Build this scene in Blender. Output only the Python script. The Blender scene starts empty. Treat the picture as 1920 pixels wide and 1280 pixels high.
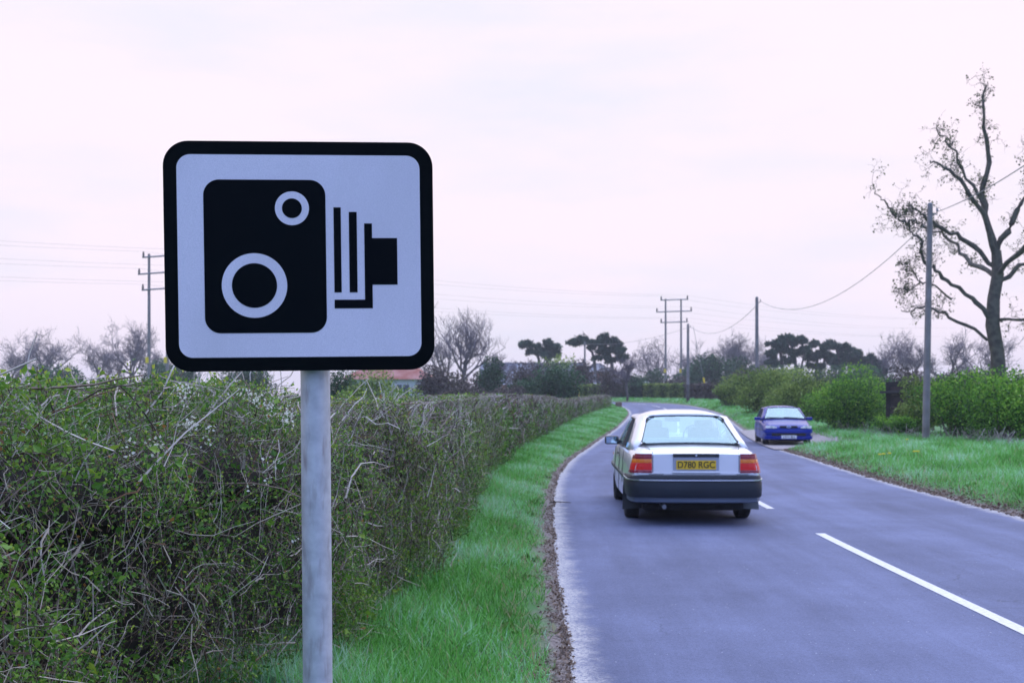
import bpy, bmesh, math, random
import numpy as np
from mathutils import Vector, Matrix, Euler
from math import radians, sin, cos, pi

sc = bpy.context.scene
col = sc.collection
# ------------------------------------------------------------ camera
EYE = 1.58
F = 2174.0                                  # focal length in picture widths/1920
cd = bpy.data.cameras.new("camera"); cam = bpy.data.objects.new("camera", cd); col.objects.link(cam)
cam.location = (0, 0, EYE); cam.rotation_euler = (radians(90), 0, 0)
cd.sensor_width = 36; cd.lens = F/1920*36; cd.shift_y = 106/1920
cd.clip_start = 0.05; cd.clip_end = 6000
cd.dof.use_dof = True; cd.dof.focus_distance = 3.4; cd.dof.aperture_fstop = 9.0
sc.camera = cam
sc.render.resolution_x = 1024; sc.render.resolution_y = 682
# ------------------------------------------------------------ world
w = bpy.data.worlds.new("World"); sc.world = w; w.use_nodes = True
nt = w.node_tree; nt.nodes.clear()
def N(t, ty, **k):
    n = t.nodes.new(ty)
    for a, b in k.items(): setattr(n, a, b)
    return n
SUN_EL, SUN_AZ = radians(48), radians(35)   # azimuth clockwise from +Y
out = N(nt, 'ShaderNodeOutputWorld'); bg1 = N(nt, 'ShaderNodeBackground'); bg2 = N(nt, 'ShaderNodeBackground')
sky = N(nt, 'ShaderNodeTexSky', sky_type='NISHITA'); sky.sun_disc = False
sky.sun_elevation = SUN_EL; sky.sun_rotation = SUN_AZ; sky.air_density = 1.4; sky.dust_density = 1.5
bg1.inputs[1].default_value = 0.12
tc = N(nt, 'ShaderNodeTexCoord'); sx = N(nt, 'ShaderNodeSeparateXYZ'); nt.links.new(tc.outputs['Generated'], sx.inputs[0])
mp = N(nt, 'ShaderNodeMapping'); mp.inputs['Scale'].default_value = (1.2, 1.2, 5.0)
nt.links.new(tc.outputs['Generated'], mp.inputs[0])
no = N(nt, 'ShaderNodeTexNoise'); no.inputs['Scale'].default_value = 2.2; no.inputs['Detail'].default_value = 5; no.inputs['Roughness'].default_value = .55
nt.links.new(mp.outputs[0], no.inputs['Vector'])
cr = N(nt, 'ShaderNodeValToRGB'); cr.color_ramp.elements[0].position = .30; cr.color_ramp.elements[0].color = (.88, .855, .965, 1)
cr.color_ramp.elements[1].position = .54; cr.color_ramp.elements[1].color = (1.02, .90, 1.0, 1)
nt.links.new(no.outputs['Fac'], cr.inputs[0]); bg2.inputs[1].default_value = 1.0
def cmix(fac_src, a, b, lo, hi):
    m_ = N(nt, 'ShaderNodeMapRange', interpolation_type='SMOOTHSTEP'); m_.inputs[1].default_value = lo; m_.inputs[2].default_value = hi; nt.links.new(fac_src, m_.inputs[0])
    q = N(nt, 'ShaderNodeMix', data_type='RGBA'); nt.links.new(m_.outputs[0], q.inputs[0]); nt.links.new(a, q.inputs[6]) if not isinstance(a, tuple) else setattr(q.inputs[6], 'default_value', (*a, 1)); setattr(q.inputs[7], 'default_value', (*b, 1)); return q.outputs[2]
zen = cmix(sx.outputs[2], cr.outputs[0], (1.30, 1.60, 2.55), .36, .9)      # overcast is brightest overhead; raised and blued out of view to light the ground
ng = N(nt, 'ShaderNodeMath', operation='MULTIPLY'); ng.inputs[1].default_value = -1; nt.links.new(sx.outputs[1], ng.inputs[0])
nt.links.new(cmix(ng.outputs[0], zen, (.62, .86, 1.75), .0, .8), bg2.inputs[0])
nt.links.new(sky.outputs[0], bg1.inputs[0])
mr = N(nt, 'ShaderNodeMapRange', interpolation_type='SMOOTHSTEP'); mr.inputs[1].default_value = -0.55; mr.inputs[2].default_value = 0.35
mr.inputs[3].default_value = 0.75; mr.inputs[4].default_value = 1.0
nt.links.new(sx.outputs[1], mr.inputs[0])
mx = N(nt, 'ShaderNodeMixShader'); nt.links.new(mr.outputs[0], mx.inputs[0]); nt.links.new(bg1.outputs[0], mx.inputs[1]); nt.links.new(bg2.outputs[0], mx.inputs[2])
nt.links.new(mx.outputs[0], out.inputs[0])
# ------------------------------------------------------------ sun (overcast)
sl = bpy.data.lights.new("sun", 'SUN'); sl.energy = 0.9; sl.angle = radians(60); sl.color = (1, .97, .93)
so = bpy.data.objects.new("sun", sl); col.objects.link(so)
sd = Vector((sin(SUN_AZ)*cos(SUN_EL), cos(SUN_AZ)*cos(SUN_EL), sin(SUN_EL)))
so.rotation_euler = sd.to_track_quat('Z', 'Y').to_euler()
vs = sc.view_settings; vs.view_transform = 'Standard'; vs.look = 'None'; vs.gamma = 1; vs.exposure = 0.07
sc.cycles.max_bounces = 6; sc.cycles.transparent_max_bounces = 12

# ------------------------------------------------------------ materials
def mat(name, c, rough=.7, metal=0, noise=None, bump=0, coat=0, spec=.5, trans=0, sub=None):
    """noise = (scale, colour2, detail)"""
    m = bpy.data.materials.new(name); m.use_nodes = True; t = m.node_tree; b = t.nodes['Principled BSDF']
    b.inputs['Base Color'].default_value = (*c, 1); b.inputs['Roughness'].default_value = rough; b.inputs['Metallic'].default_value = metal
    b.inputs['Coat Weight'].default_value = coat; b.inputs['Specular IOR Level'].default_value = spec
    if noise:
        tcx = N(t, 'ShaderNodeTexCoord'); n = N(t, 'ShaderNodeTexNoise'); n.inputs['Scale'].default_value = noise[0]
        n.inputs['Detail'].default_value = noise[2] if len(noise) > 2 else 4
        t.links.new(tcx.outputs['Object'], n.inputs['Vector'])
        r = N(t, 'ShaderNodeValToRGB'); r.color_ramp.elements[0].position = .35; r.color_ramp.elements[1].position = .65
        r.color_ramp.elements[0].color = (*c, 1); r.color_ramp.elements[1].color = (*noise[1], 1)
        t.links.new(n.outputs['Fac'], r.inputs[0]); t.links.new(r.outputs[0], b.inputs['Base Color'])
        if bump:
            bp = N(t, 'ShaderNodeBump'); bp.inputs['Strength'].default_value = bump; bp.inputs['Distance'].default_value = .02
            t.links.new(n.outputs['Fac'], bp.inputs['Height']); t.links.new(bp.outputs[0], b.inputs['Normal'])
    return m
def leafmat(name, cols, rough=.55, trans=.35, spec=.3):
    """colour picked per leaf from the 'rnd' attribute"""
    m = bpy.data.materials.new(name); m.use_nodes = True; t = m.node_tree; b = t.nodes['Principled BSDF']; o = t.nodes['Material Output']
    a = N(t, 'ShaderNodeAttribute', attribute_name='rnd'); r = N(t, 'ShaderNodeValToRGB')
    els = r.color_ramp.elements
    while len(els) < len(cols): els.new(.5)
    for i, c in enumerate(cols): els[i].position = i/(len(cols)-1); els[i].color = (*c, 1)
    t.links.new(a.outputs['Fac'], r.inputs[0]); t.links.new(r.outputs[0], b.inputs['Base Color'])
    b.inputs['Roughness'].default_value = rough; b.inputs['Specular IOR Level'].default_value = spec
    if trans:
        tr = N(t, 'ShaderNodeBsdfTranslucent'); t.links.new(r.outputs[0], tr.inputs[0]); mxx = N(t, 'ShaderNodeMixShader')
        mxx.inputs[0].default_value = trans; t.links.new(b.outputs[0], mxx.inputs[1]); t.links.new(tr.outputs[0], mxx.inputs[2]); t.links.new(mxx.outputs[0], o.inputs[0])
    return m
def glassmat(name, tint, refl=.12, rough=.02, clear=.8):
    m = bpy.data.materials.new(name); m.use_nodes = True; t = m.node_tree; t.nodes.remove(t.nodes['Principled BSDF']); o = t.nodes['Material Output']
    tr = N(t, 'ShaderNodeBsdfTransparent'); tr.inputs[0].default_value = (*[v*clear for v in tint], 1)
    g = N(t, 'ShaderNodeBsdfGlossy'); g.inputs['Roughness'].default_value = rough; g.inputs[0].default_value = (.70, .93, .98, 1)
    lw = N(t, 'ShaderNodeLayerWeight'); fr = N(t, 'ShaderNodeMath', operation='POWER'); fr.inputs[1].default_value = 4.; t.links.new(lw.outputs['Facing'], fr.inputs[0])
    ad = N(t, 'ShaderNodeMath', operation='MULTIPLY_ADD'); ad.inputs[1].default_value = .8; ad.inputs[2].default_value = refl; t.links.new(fr.outputs[0], ad.inputs[0])
    x = N(t, 'ShaderNodeMixShader'); t.links.new(ad.outputs[0], x.inputs[0]); t.links.new(tr.outputs[0], x.inputs[1]); t.links.new(g.outputs[0], x.inputs[2]); t.links.new(x.outputs[0], o.inputs[0])
    return m

# ------------------------------------------------------------ object helpers
def tag(o, label=None, cat=None, group=None, kind=None):
    if label: o['label'] = label
    if cat: o['category'] = cat
    if group: o['group'] = group
    if kind: o['kind'] = kind
    return o
def empty(name, loc=(0, 0, 0), rz=0, label=None, cat=None, group=None):
    o = bpy.data.objects.new(name, None); col.objects.link(o); o.location = loc; o.rotation_euler = (0, 0, rz); o.empty_display_size = .2
    return tag(o, label, cat, group)
def link(name, me, mats, parent=None, loc=None):
    if not isinstance(mats, (list, tuple)): mats = [mats]
    for m in mats: me.materials.append(m)
    o = bpy.data.objects.new(name, me); col.objects.link(o)
    if parent: o.parent = parent
    if loc is not None: o.location = loc
    return o
def npmesh(name, V, Fq, mats, parent=None, mi=None, rnd=None, smooth=False, loc=None, uv=None):
    """V (n,3), Fq (m,k) all faces the same size"""
    V = np.asarray(V, dtype=np.float32); Fq = np.asarray(Fq, dtype=np.int32); m, k = Fq.shape
    me = bpy.data.meshes.new(name); me.vertices.add(len(V)); me.vertices.foreach_set('co', V.ravel())
    me.loops.add(m*k); me.loops.foreach_set('vertex_index', Fq.ravel())
    me.polygons.add(m); me.polygons.foreach_set('loop_start', np.arange(m, dtype=np.int32)*k); me.polygons.foreach_set('loop_total', np.full(m, k, dtype=np.int32))
    if mi is not None: me.polygons.foreach_set('material_index', np.asarray(mi, dtype=np.int32))
    me.polygons.foreach_set('use_smooth', np.full(m, smooth))
    if uv is not None:
        l = me.uv_layers.new(name='UVMap'); l.data.foreach_set('uv', np.asarray(uv, dtype=np.float32)[Fq.ravel()].ravel())
    me.update(calc_edges=True)
    if rnd is not None:
        a = me.attributes.new('rnd', 'FLOAT', 'FACE'); a.data.foreach_set('value', np.asarray(rnd, dtype=np.float32))
    return link(name, me, mats, parent, loc)
class MB:
    def __init__(s): s.v = []; s.f = []; s.m = []
    def add(s, v, f, mi=0):
        b = len(s.v); s.v += [tuple(p) for p in v]; s.f += [tuple(i+b for i in q) for q in f]; s.m += [mi]*len(f); return s
    def box(s, c, d, rz=0, mi=0, bev=0):
        if bev:
            bm = bmesh.new(); bmesh.ops.create_cube(bm, size=1, matrix=Matrix.Translation(c) @ Matrix.Rotation(rz, 4, 'Z') @ Matrix.Diagonal((*d, 1)))
            bmesh.ops.bevel(bm, geom=bm.edges[:], offset=bev, segments=2, profile=.6, affect='EDGES')
            bm.verts.index_update(); s.add([v.co[:] for v in bm.verts], [[v.index for v in f.verts] for f in bm.faces], mi); bm.free(); return s
        M = Matrix.Rotation(rz, 3, 'Z'); v = []
        for x in (-.5, .5):
            for y in (-.5, .5):
                for z in (-.5, .5): v.append(Vector(c) + M @ Vector((x*d[0], y*d[1], z*d[2])))
        return s.add(v, [(0, 1, 3, 2), (4, 6, 7, 5), (0, 4, 5, 1), (2, 3, 7, 6), (0, 2, 6, 4), (1, 5, 7, 3)], mi)
    def tube(s, pts, rad, n=8, mi=0, cap=True):
        pts = [Vector(p) for p in pts]; K = len(pts); rad = rad if isinstance(rad, (list, tuple)) else [rad]*K; v = []; f = []
        for i, p in enumerate(pts):
            t = (pts[min(i+1, K-1)] - pts[max(i-1, 0)]).normalized(); u = t.cross(Vector((0, 0, 1)) if abs(t.z) < .9 else Vector((1, 0, 0))).normalized(); ww = t.cross(u)
            for j in range(n): a = 2*pi*j/n; v.append(p + (u*cos(a) + ww*sin(a))*rad[i])
        for i in range(K-1):
            for j in range(n): f.append((i*n+j, i*n+(j+1) % n, (i+1)*n+(j+1) % n, (i+1)*n+j))
        if cap: f.append(tuple(range(n))[::-1]); f.append(tuple((K-1)*n+j for j in range(n)))
        return s.add(v, f, mi)
    def prism(s, poly, y0, y1, mi=0):
        """poly in x,z extruded along y"""
        n = len(poly); v = [(x, y0, z) for x, z in poly] + [(x, y1, z) for x, z in poly]
        return s.add(v, [tuple(range(n)), tuple(range(2*n-1, n-1, -1))] + [(i, i+n, (i+1) % n+n, (i+1) % n) for i in range(n)], mi)
    def build(s, name, mats, parent=None, smooth=None, loc=None, fix=True):
        me = bpy.data.meshes.new(name); me.from_pydata(s.v, [], s.f); me.polygons.foreach_set('material_index', s.m)
        if fix:
            bm = bmesh.new(); bm.from_mesh(me); bmesh.ops.recalc_face_normals(bm, faces=bm.faces); bm.to_mesh(me); bm.free()
        if smooth is not None:
            me.polygons.foreach_set('use_smooth', [True]*len(me.polygons)); me.set_sharp_from_angle(angle=radians(smooth))
        return link(name, me, mats, parent, loc)
def text_mesh(name, s, size, m, parent, M, ext=.001, align='CENTER', sx=1.0):
    cu = bpy.data.curves.new(name, 'FONT'); cu.body = s; cu.size = size; cu.extrude = ext; cu.align_x = align; cu.align_y = 'CENTER'; cu.offset = size*.012
    o = bpy.data.objects.new(name, cu); col.objects.link(o); bpy.context.view_layer.update()
    me = bpy.data.meshes.new_from_object(o.evaluated_get(bpy.context.evaluated_depsgraph_get())); bpy.data.objects.remove(o)
    me.transform(M @ Matrix.Diagonal((sx, 1, 1, 1))); me.name = name
    return link(name, me, m, parent)

def tubes(P, R, sides=3):
    """P (n,k,3) polylines, R (n,k) -> verts, quads"""
    P = np.asarray(P, dtype=float); R = np.asarray(R, dtype=float); n, k, _ = P.shape
    T = np.empty_like(P); T[:, 1:-1] = P[:, 2:]-P[:, :-2]; T[:, 0] = P[:, 1]-P[:, 0]; T[:, -1] = P[:, -1]-P[:, -2]
    T /= np.linalg.norm(T, axis=2, keepdims=True)+1e-9
    ref = np.where(np.abs(T[:, :1, 2:3]) < .9, np.array([0, 0, 1.]), np.array([1., 0, 0])); ref = np.repeat(ref, k, 1)
    U = np.cross(T, ref); U /= np.linalg.norm(U, axis=2, keepdims=True)+1e-9; W = np.cross(T, U)
    a = np.arange(sides)*2*pi/sides
    V = P[:, :, None] + R[:, :, None, None]*(U[:, :, None]*np.cos(a)[:, None] + W[:, :, None]*np.sin(a)[:, None])
    V = V.reshape(-1, 3)
    i = np.arange(n)[:, None, None]*k*sides; j = np.arange(k-1)[None, :, None]*sides; q = np.arange(sides)[None, None, :]; q2 = (q+1) % sides
    b = i+j
    Fq = np.stack([b+q, b+q2, b+sides+q2, b+sides+q], -1).reshape(-1, 4)
    return V, Fq
def unit(v): return v/(np.linalg.norm(v, axis=-1, keepdims=True)+1e-9)
def leaves(P, D, L, Wd, rng, bend=.15):
    """diamond leaves: base P, direction D, length L, half width Wd"""
    n = len(P); D = unit(D); S = unit(np.cross(D, unit(rng.normal(size=(n, 3))))); Nn = np.cross(S, D)
    L = np.broadcast_to(L, (n,))[:, None]; Wd = np.broadcast_to(Wd, (n,))[:, None]
    V = np.stack([P, P+D*L*.45+S*Wd+Nn*L*bend*.5, P+D*L-Nn*L*bend, P+D*L*.45-S*Wd+Nn*L*bend*.5], 1).reshape(-1, 3)
    return V, np.arange(n*4).reshape(n, 4)
def cat_mesh(lst):
    V = []; Fq = []; b = 0
    for v, f in lst: V.append(v); Fq.append(f+b); b += len(v)
    return np.concatenate(V), np.concatenate(Fq)

# ------------------------------------------------------------ terrain
GY = [-60, 30, 40, 50, 62, 78, 92, 108, 125, 145, 180, 260, 3000]; GZ = [0, 0, -.1, -.06, .1, .45, .72, 1.0, 1.2, 1.33, 1.42, 1.5, 1.52]
_yy = np.linspace(-60, 400, 2301); _zz = np.interp(_yy, GY, GZ); _k = np.hanning(41); _k /= _k.sum(); _zz = np.convolve(np.pad(_zz, 20, mode='edge'), _k, 'valid')
def g(y): return np.where(np.asarray(y) < 400, np.interp(y, _yy, _zz), 1.5)
CL = np.array([(-30, 3.3), (-10, 3.3), (0, 3.35), (10, 3.5), (14, 3.6), (18, 3.75), (24, 4.1), (33, 5.0), (46, 6.6), (62, 8.9), (78, 11.0), (92, 12.15), (104, 12.4), (113, 11.2), (119, 8.2), (123, 3), (125.5, -5), (127.5, -20), (129, -45), (130, -80)], float)[:, ::-1]
def crom(P, m=24):
    P = np.vstack([2*P[0]-P[1], P, 2*P[-1]-P[-2]]); o = []
    for i in range(1, len(P)-2):
        t = np.linspace(0, 1, m, endpoint=False)[:, None]; a, b, c, d = P[i-1:i+3]
        o.append(.5*((2*b)+(-a+c)*t+(2*a-5*b+4*c-d)*t*t+(-a+3*b-3*c+d)*t**3))
    return np.vstack(o+[P[-2:-1]])
CC = crom(CL); _s = np.concatenate([[0], np.cumsum(np.linalg.norm(np.diff(CC, axis=0), axis=1))])
SS = np.arange(0, _s[-1], .5); CC = np.stack([np.interp(SS, _s, CC[:, 0]), np.interp(SS, _s, CC[:, 1])], 1)
TT = unit(np.gradient(CC, axis=0)); NN = np.stack([TT[:, 1], -TT[:, 0]], 1)     # to the right
HW = 3.1
def offs(x, y):
    """signed distance from the road edge (+ outside), side (+1 right)"""
    x = np.atleast_1d(x).astype(float); y = np.atleast_1d(y).astype(float); d = np.empty_like(x); sd_ = np.empty_like(x); ii = np.empty(len(x), int)
    for a in range(0, len(x), 4000):
        q = (x[a:a+4000, None]-CC[None, :, 0])**2+(y[a:a+4000, None]-CC[None, :, 1])**2; i = q.argmin(1); ii[a:a+4000] = i
        dx = x[a:a+4000]-CC[i, 0]; dy = y[a:a+4000]-CC[i, 1]; sd_[a:a+4000] = np.sign(dx*NN[i, 0]+dy*NN[i, 1]+1e-9); d[a:a+4000] = np.sqrt(q.min(1))
    return d-HW, sd_, ii
def sstep(a, b, x): t = np.clip((x-a)/(b-a), 0, 1); return t*t*(3-2*t)
def hv(off, side, y):
    R = np.interp(off, [0, .1, .3, .6, 1.2, 3, 6], [0, .02, .07, .12, .19, .26, .3]); L = np.interp(off, [0, .15, .4, .8, 1.5, 3], [0, .02, .05, .09, .16, .22])
    lay = sstep(36, 38.2, y+.35*off)*(1-sstep(54, 57, y))*(1-sstep(2.2, 2.8, off))
    return np.where(side > 0, R*(1-.97*lay), L)*(off > 0)
def gh(x, y):
    o, s, _ = offs(x, y); return g(np.atleast_1d(y))+hv(o, s, np.atleast_1d(y))
def gz(x, y): return float(gh(x, y)[0])
def X(px, Y): return (px-960)*Y/F
def Z(py, Y): return EYE+(746-py)*Y/F

def grass_ground_mat(name, dirt_edge):
    m = bpy.data.materials.new(name); m.use_nodes = True; t = m.node_tree; b = t.nodes['Principled BSDF']; b.inputs['Roughness'].default_value = .9
    tcx = N(t, 'ShaderNodeTexCoord'); n = N(t, 'ShaderNodeTexNoise'); n.inputs['Scale'].default_value = .8; n.inputs['Detail'].default_value = 8
    t.links.new(tcx.outputs['Object'], n.inputs['Vector']); r = N(t, 'ShaderNodeValToRGB'); r.color_ramp.elements[0].position = .35; r.color_ramp.elements[1].position = .65
    r.color_ramp.elements[0].color = (.045, .13, .03, 1); r.color_ramp.elements[1].color = (.08, .22, .06, 1); t.links.new(n.outputs['Fac'], r.inputs[0])
    if dirt_edge:
        uv = N(t, 'ShaderNodeUVMap'); s = N(t, 'ShaderNodeSeparateXYZ'); t.links.new(uv.outputs[0], s.inputs[0])
        n2 = N(t, 'ShaderNodeTexNoise'); n2.inputs['Scale'].default_value = 2.5; n2.inputs['Detail'].default_value = 6; t.links.new(tcx.outputs['Object'], n2.inputs['Vector'])
        ma = N(t, 'ShaderNodeMath', operation='MULTIPLY_ADD'); ma.inputs[1].default_value = .55; t.links.new(n2.outputs['Fac'], ma.inputs[0]); t.links.new(s.outputs[0], ma.inputs[2])
        rr = N(t, 'ShaderNodeMapRange'); rr.inputs[1].default_value = .36; rr.inputs[2].default_value = .56; t.links.new(ma.outputs[0], rr.inputs[0])
        n3 = N(t, 'ShaderNodeTexNoise'); n3.inputs['Scale'].default_value = 45; n3.inputs['Detail'].default_value = 3; t.links.new(tcx.outputs['Object'], n3.inputs['Vector'])
        r3 = N(t, 'ShaderNodeValToRGB'); r3.color_ramp.elements[0].position = .35; r3.color_ramp.elements[1].position = .68
        r3.color_ramp.elements[0].color = (.055, .04, .035, 1); r3.color_ramp.elements[1].color = (.30, .25, .23, 1); t.links.new(n3.outputs['Fac'], r3.inputs[0])
        mm = N(t, 'ShaderNodeMix', data_type='RGBA'); t.links.new(rr.outputs[0], mm.inputs[0]); t.links.new(r3.outputs[0], mm.inputs[6]); t.links.new(r.outputs[0], mm.inputs[7])
        t.links.new(mm.outputs[2], b.inputs['Base Color'])
    else: t.links.new(r.outputs[0], b.inputs['Base Color'])
    return m
def road_mat():
    m = bpy.data.materials.new('asphalt'); m.use_nodes = True; t = m.node_tree; b = t.nodes['Principled BSDF']; b.inputs['Roughness'].default_value = .82; b.inputs['Specular IOR Level'].default_value = .35
    L = t.links.new
    uv = N(t, 'ShaderNodeUVMap'); s = N(t, 'ShaderNodeSeparateXYZ'); L(uv.outputs[0], s.inputs[0])
    tcx = N(t, 'ShaderNodeTexCoord')
    def noise(sc_, det, vec=None, ro=.5):
        n = N(t, 'ShaderNodeTexNoise'); n.inputs['Scale'].default_value = sc_; n.inputs['Detail'].default_value = det; n.inputs['Roughness'].default_value = ro; L(vec or tcx.outputs['Object'], n.inputs['Vector']); return n.outputs['Fac']
    def ramp(f, p0, c0, p1, c1):
        r = N(t, 'ShaderNodeValToRGB'); e = r.color_ramp.elements; e[0].position = p0; e[0].color = (*c0, 1); e[1].position = p1; e[1].color = (*c1, 1); L(f, r.inputs[0]); return r.outputs[0]
    def mix(f, a, c, mode='MIX'):
        q = N(t, 'ShaderNodeMix', data_type='RGBA', blend_type=mode)
        if isinstance(f, float): q.inputs[0].default_value = f
        else: L(f, q.inputs[0])
        L(a, q.inputs[6]); L(c, q.inputs[7]) if not isinstance(c, tuple) else setattr(q.inputs[7], 'default_value', (*c, 1)); return q.outputs[2]
    base = mix(.34, ramp(noise(150, 2, ro=.8), .3, (.075, .088, .155), .7, (.19, .212, .34)), ramp(noise(42, 3, ro=.8), .36, (.085, .098, .165), .64, (.18, .20, .32)))
    vm = N(t, 'ShaderNodeMapping'); vm.inputs['Scale'].default_value = (1.3, .12, 1); L(uv.outputs[0], vm.inputs[0])
    base = mix(.5, base, ramp(noise(1, 5, vm.outputs[0], .6), .3, (.55, .55, .56), .7, (1.3, 1.3, 1.28)), 'MULTIPLY')
    base = mix(.6, base, ramp(noise(.7, 7, ro=.65), .3, (.68, .68, .70), .7, (1.3, 1.3, 1.28)), 'MULTIPLY')
    # pale chips
    base = mix(ramp(noise(38, 1), .765, (0, 0, 0), .79, (1, 1, 1)), base, (.5, .5, .55))
    # grit washed against both edges
    ab = N(t, 'ShaderNodeMath', operation='SUBTRACT'); L(s.outputs[0], ab.inputs[0]); ab.inputs[1].default_value = HW
    base = mix(.22, base, ramp(noise(1, 6, vm.outputs[0], .7), .44, (.80, .80, .80), .60, (1.12, 1.12, 1.12)), 'MULTIPLY')
    vo = N(t, 'ShaderNodeTexVoronoi', feature='DISTANCE_TO_EDGE'); vo.inputs['Scale'].default_value = .45; wv = N(t, 'ShaderNodeMapping'); L(tcx.outputs['Object'], wv.inputs[0]); wn = N(t, 'ShaderNodeTexNoise'); wn.inputs['Scale'].default_value = 1.6; wn.inputs['Detail'].default_value = 5; L(tcx.outputs['Object'], wn.inputs['Vector'])
    wa = N(t, 'ShaderNodeVectorMath', operation='MULTIPLY_ADD'); L(wn.outputs['Color'], wa.inputs[0]); wa.inputs[1].default_value = (1.5, 1.5, 0); L(wv.outputs[0], wa.inputs[2]); L(wa.outputs[0], vo.inputs['Vector'])
    ck = N(t, 'ShaderNodeMath', operation='MULTIPLY'); L(ramp(vo.outputs['Distance'], .0, (1, 1, 1), .006, (0, 0, 0)), ck.inputs[0]); L(ramp(noise(.35, 3), .52, (0, 0, 0), .62, (.55, .55, .55)), ck.inputs[1])
    base = mix(ck.outputs[0], base, (.05, .055, .08))
    a2 = N(t, 'ShaderNodeMath', operation='ABSOLUTE'); L(ab.outputs[0], a2.inputs[0])
    a3 = N(t, 'ShaderNodeMath', operation='SUBTRACT'); a3.inputs[0].default_value = HW; L(a2.outputs[0], a3.inputs[1])     # distance in from the edge
    a4 = N(t, 'ShaderNodeMath', operation='MULTIPLY_ADD'); L(noise(3, 6, ro=.75), a4.inputs[0]); a4.inputs[1].default_value = -.42; L(a3.outputs[0], a4.inputs[2])
    gr = N(t, 'ShaderNodeMapRange', interpolation_type='SMOOTHSTEP'); L(a4.outputs[0], gr.inputs[0]); gr.inputs[1].default_value = -.19; gr.inputs[2].default_value = .03; gr.inputs[3].default_value = 1; gr.inputs[4].default_value = 0
    sp = N(t, 'ShaderNodeMath', operation='MULTIPLY'); L(gr.outputs[0], sp.inputs[0]); L(ramp(noise(45, 4, ro=.8), .40, (.12, .12, .12), .56, (1, 1, 1)), sp.inputs[1])
    base = mix(sp.outputs[0], base, (.58, .54, .50))
    L(base, b.inputs['Base Color'])
    bp = N(t, 'ShaderNodeBump'); bp.inputs['Strength'].default_value = .5; bp.inputs['Distance'].default_value = .006; L(noise(160, 2), bp.inputs['Height']); L(bp.outputs[0], b.inputs['Normal'])
    return m
M_GROUND = grass_ground_mat('field_grass', False); M_VERGE = grass_ground_mat('verge_soil', True); M_ROAD = road_mat()
M_GRAVEL = mat('gravel', (.20, .17, .17), .95, noise=(22, (.44, .40, .40), 6), bump=.4)
M_PAINTW = mat('road_paint', (.78, .76, .74), .7, noise=(30, (.62, .60, .60), 5))

# ground sheet
xs = np.unique(np.concatenate([np.array([-1200, -900, -400, -200, -130, -90]), np.arange(-70, -12, 4), np.arange(-12, 30, .6), np.arange(30, 100, 4), np.array([120, 160, 240, 500, 1200])]))
ys = np.unique(np.concatenate([np.array([-200, -60]), np.arange(-30, 140, 1.5), np.arange(140, 260, 8), np.array([300, 400, 700, 1300])]))
gx, gy = np.meshgrid(xs, ys); nx, ny = len(xs), len(ys)
o_, s_, _ = offs(gx.ravel(), gy.ravel())
zz = g(gy.ravel()) + np.interp(o_, [0, .4, 2, 6], [-.06, -.06, .0, .12]) - .05 + np.where((o_ > 15) | (gy.ravel() > 140), 0, 0)
i, j = np.meshgrid(np.arange(nx-1), np.arange(ny-1)); b = (j*nx+i).ravel()
tag(npmesh('ground', np.stack([gx.ravel(), gy.ravel(), zz], 1), np.stack([b, b+1, b+nx+1, b+nx], 1), M_GROUND, smooth=True), kind='structure')
def strip(name, offsets, side, m, s0=0, s1=None, lift=0., uvo=0., jitter=0., rng=None, zf=None):
    """ribbon along the road; offsets measured outward from the edge, negative = on the road"""
    idx = np.arange(int(s0*2), int((s1 or SS[-1])*2)-1); O = np.asarray(offsets, float); k = len(O)
    lat = (HW+O)*side
    XY = CC[idx][:, None]+NN[idx][:, None]*lat[None, :, None]
    y = XY[..., 1]; z = g(y)+hv(np.broadcast_to(O, y.shape), side, y)+lift
    if jitter: z = z+rng.normal(size=z.shape)*jitter*(O > .2)
    if zf is not None: z = zf(O, idx, z)
    V = np.concatenate([XY, z[..., None]], -1).reshape(-1, 3)
    uv = np.stack([np.broadcast_to(O+uvo, y.shape), np.broadcast_to(SS[idx][:, None], y.shape)], -1).reshape(-1, 2)
    i, j = np.meshgrid(np.arange(k-1), np.arange(len(idx)-1)); b = (j*k+i).ravel(); q = np.stack([b, b+1, b+k+1, b+k], 1)
    if side < 0: q = q[:, ::-1]
    return npmesh(name, V, q, m, smooth=True, uv=uv)
rng = np.random.default_rng(7)
tag(strip('road', np.linspace(-2*HW, 0.0, 13), 1, M_ROAD, lift=.004, uvo=2*HW), kind='structure')
tag(strip('verge', [-.02, .08, .16, .3, .5, .8, 1.2, 1.7, 2.3, 3.2], -1, M_VERGE, lift=0, s1=150, jitter=.012, rng=rng), kind='structure')
tag(strip('verge', [-.02, .08, .16, .3, .5, .8, 1.2, 1.7, 2.3, 3.0, 3.8, 4.6, 5.6, 7], 1, M_VERGE, lift=0, jitter=.012, rng=rng), kind='structure')
tag(strip('layby', [-.25, 0, .5, 1., 1.6, 2.2, 2.7], 1, M_GRAVEL, s0=30+37.3, s1=30+57.2, lift=.035), kind='structure')
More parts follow.
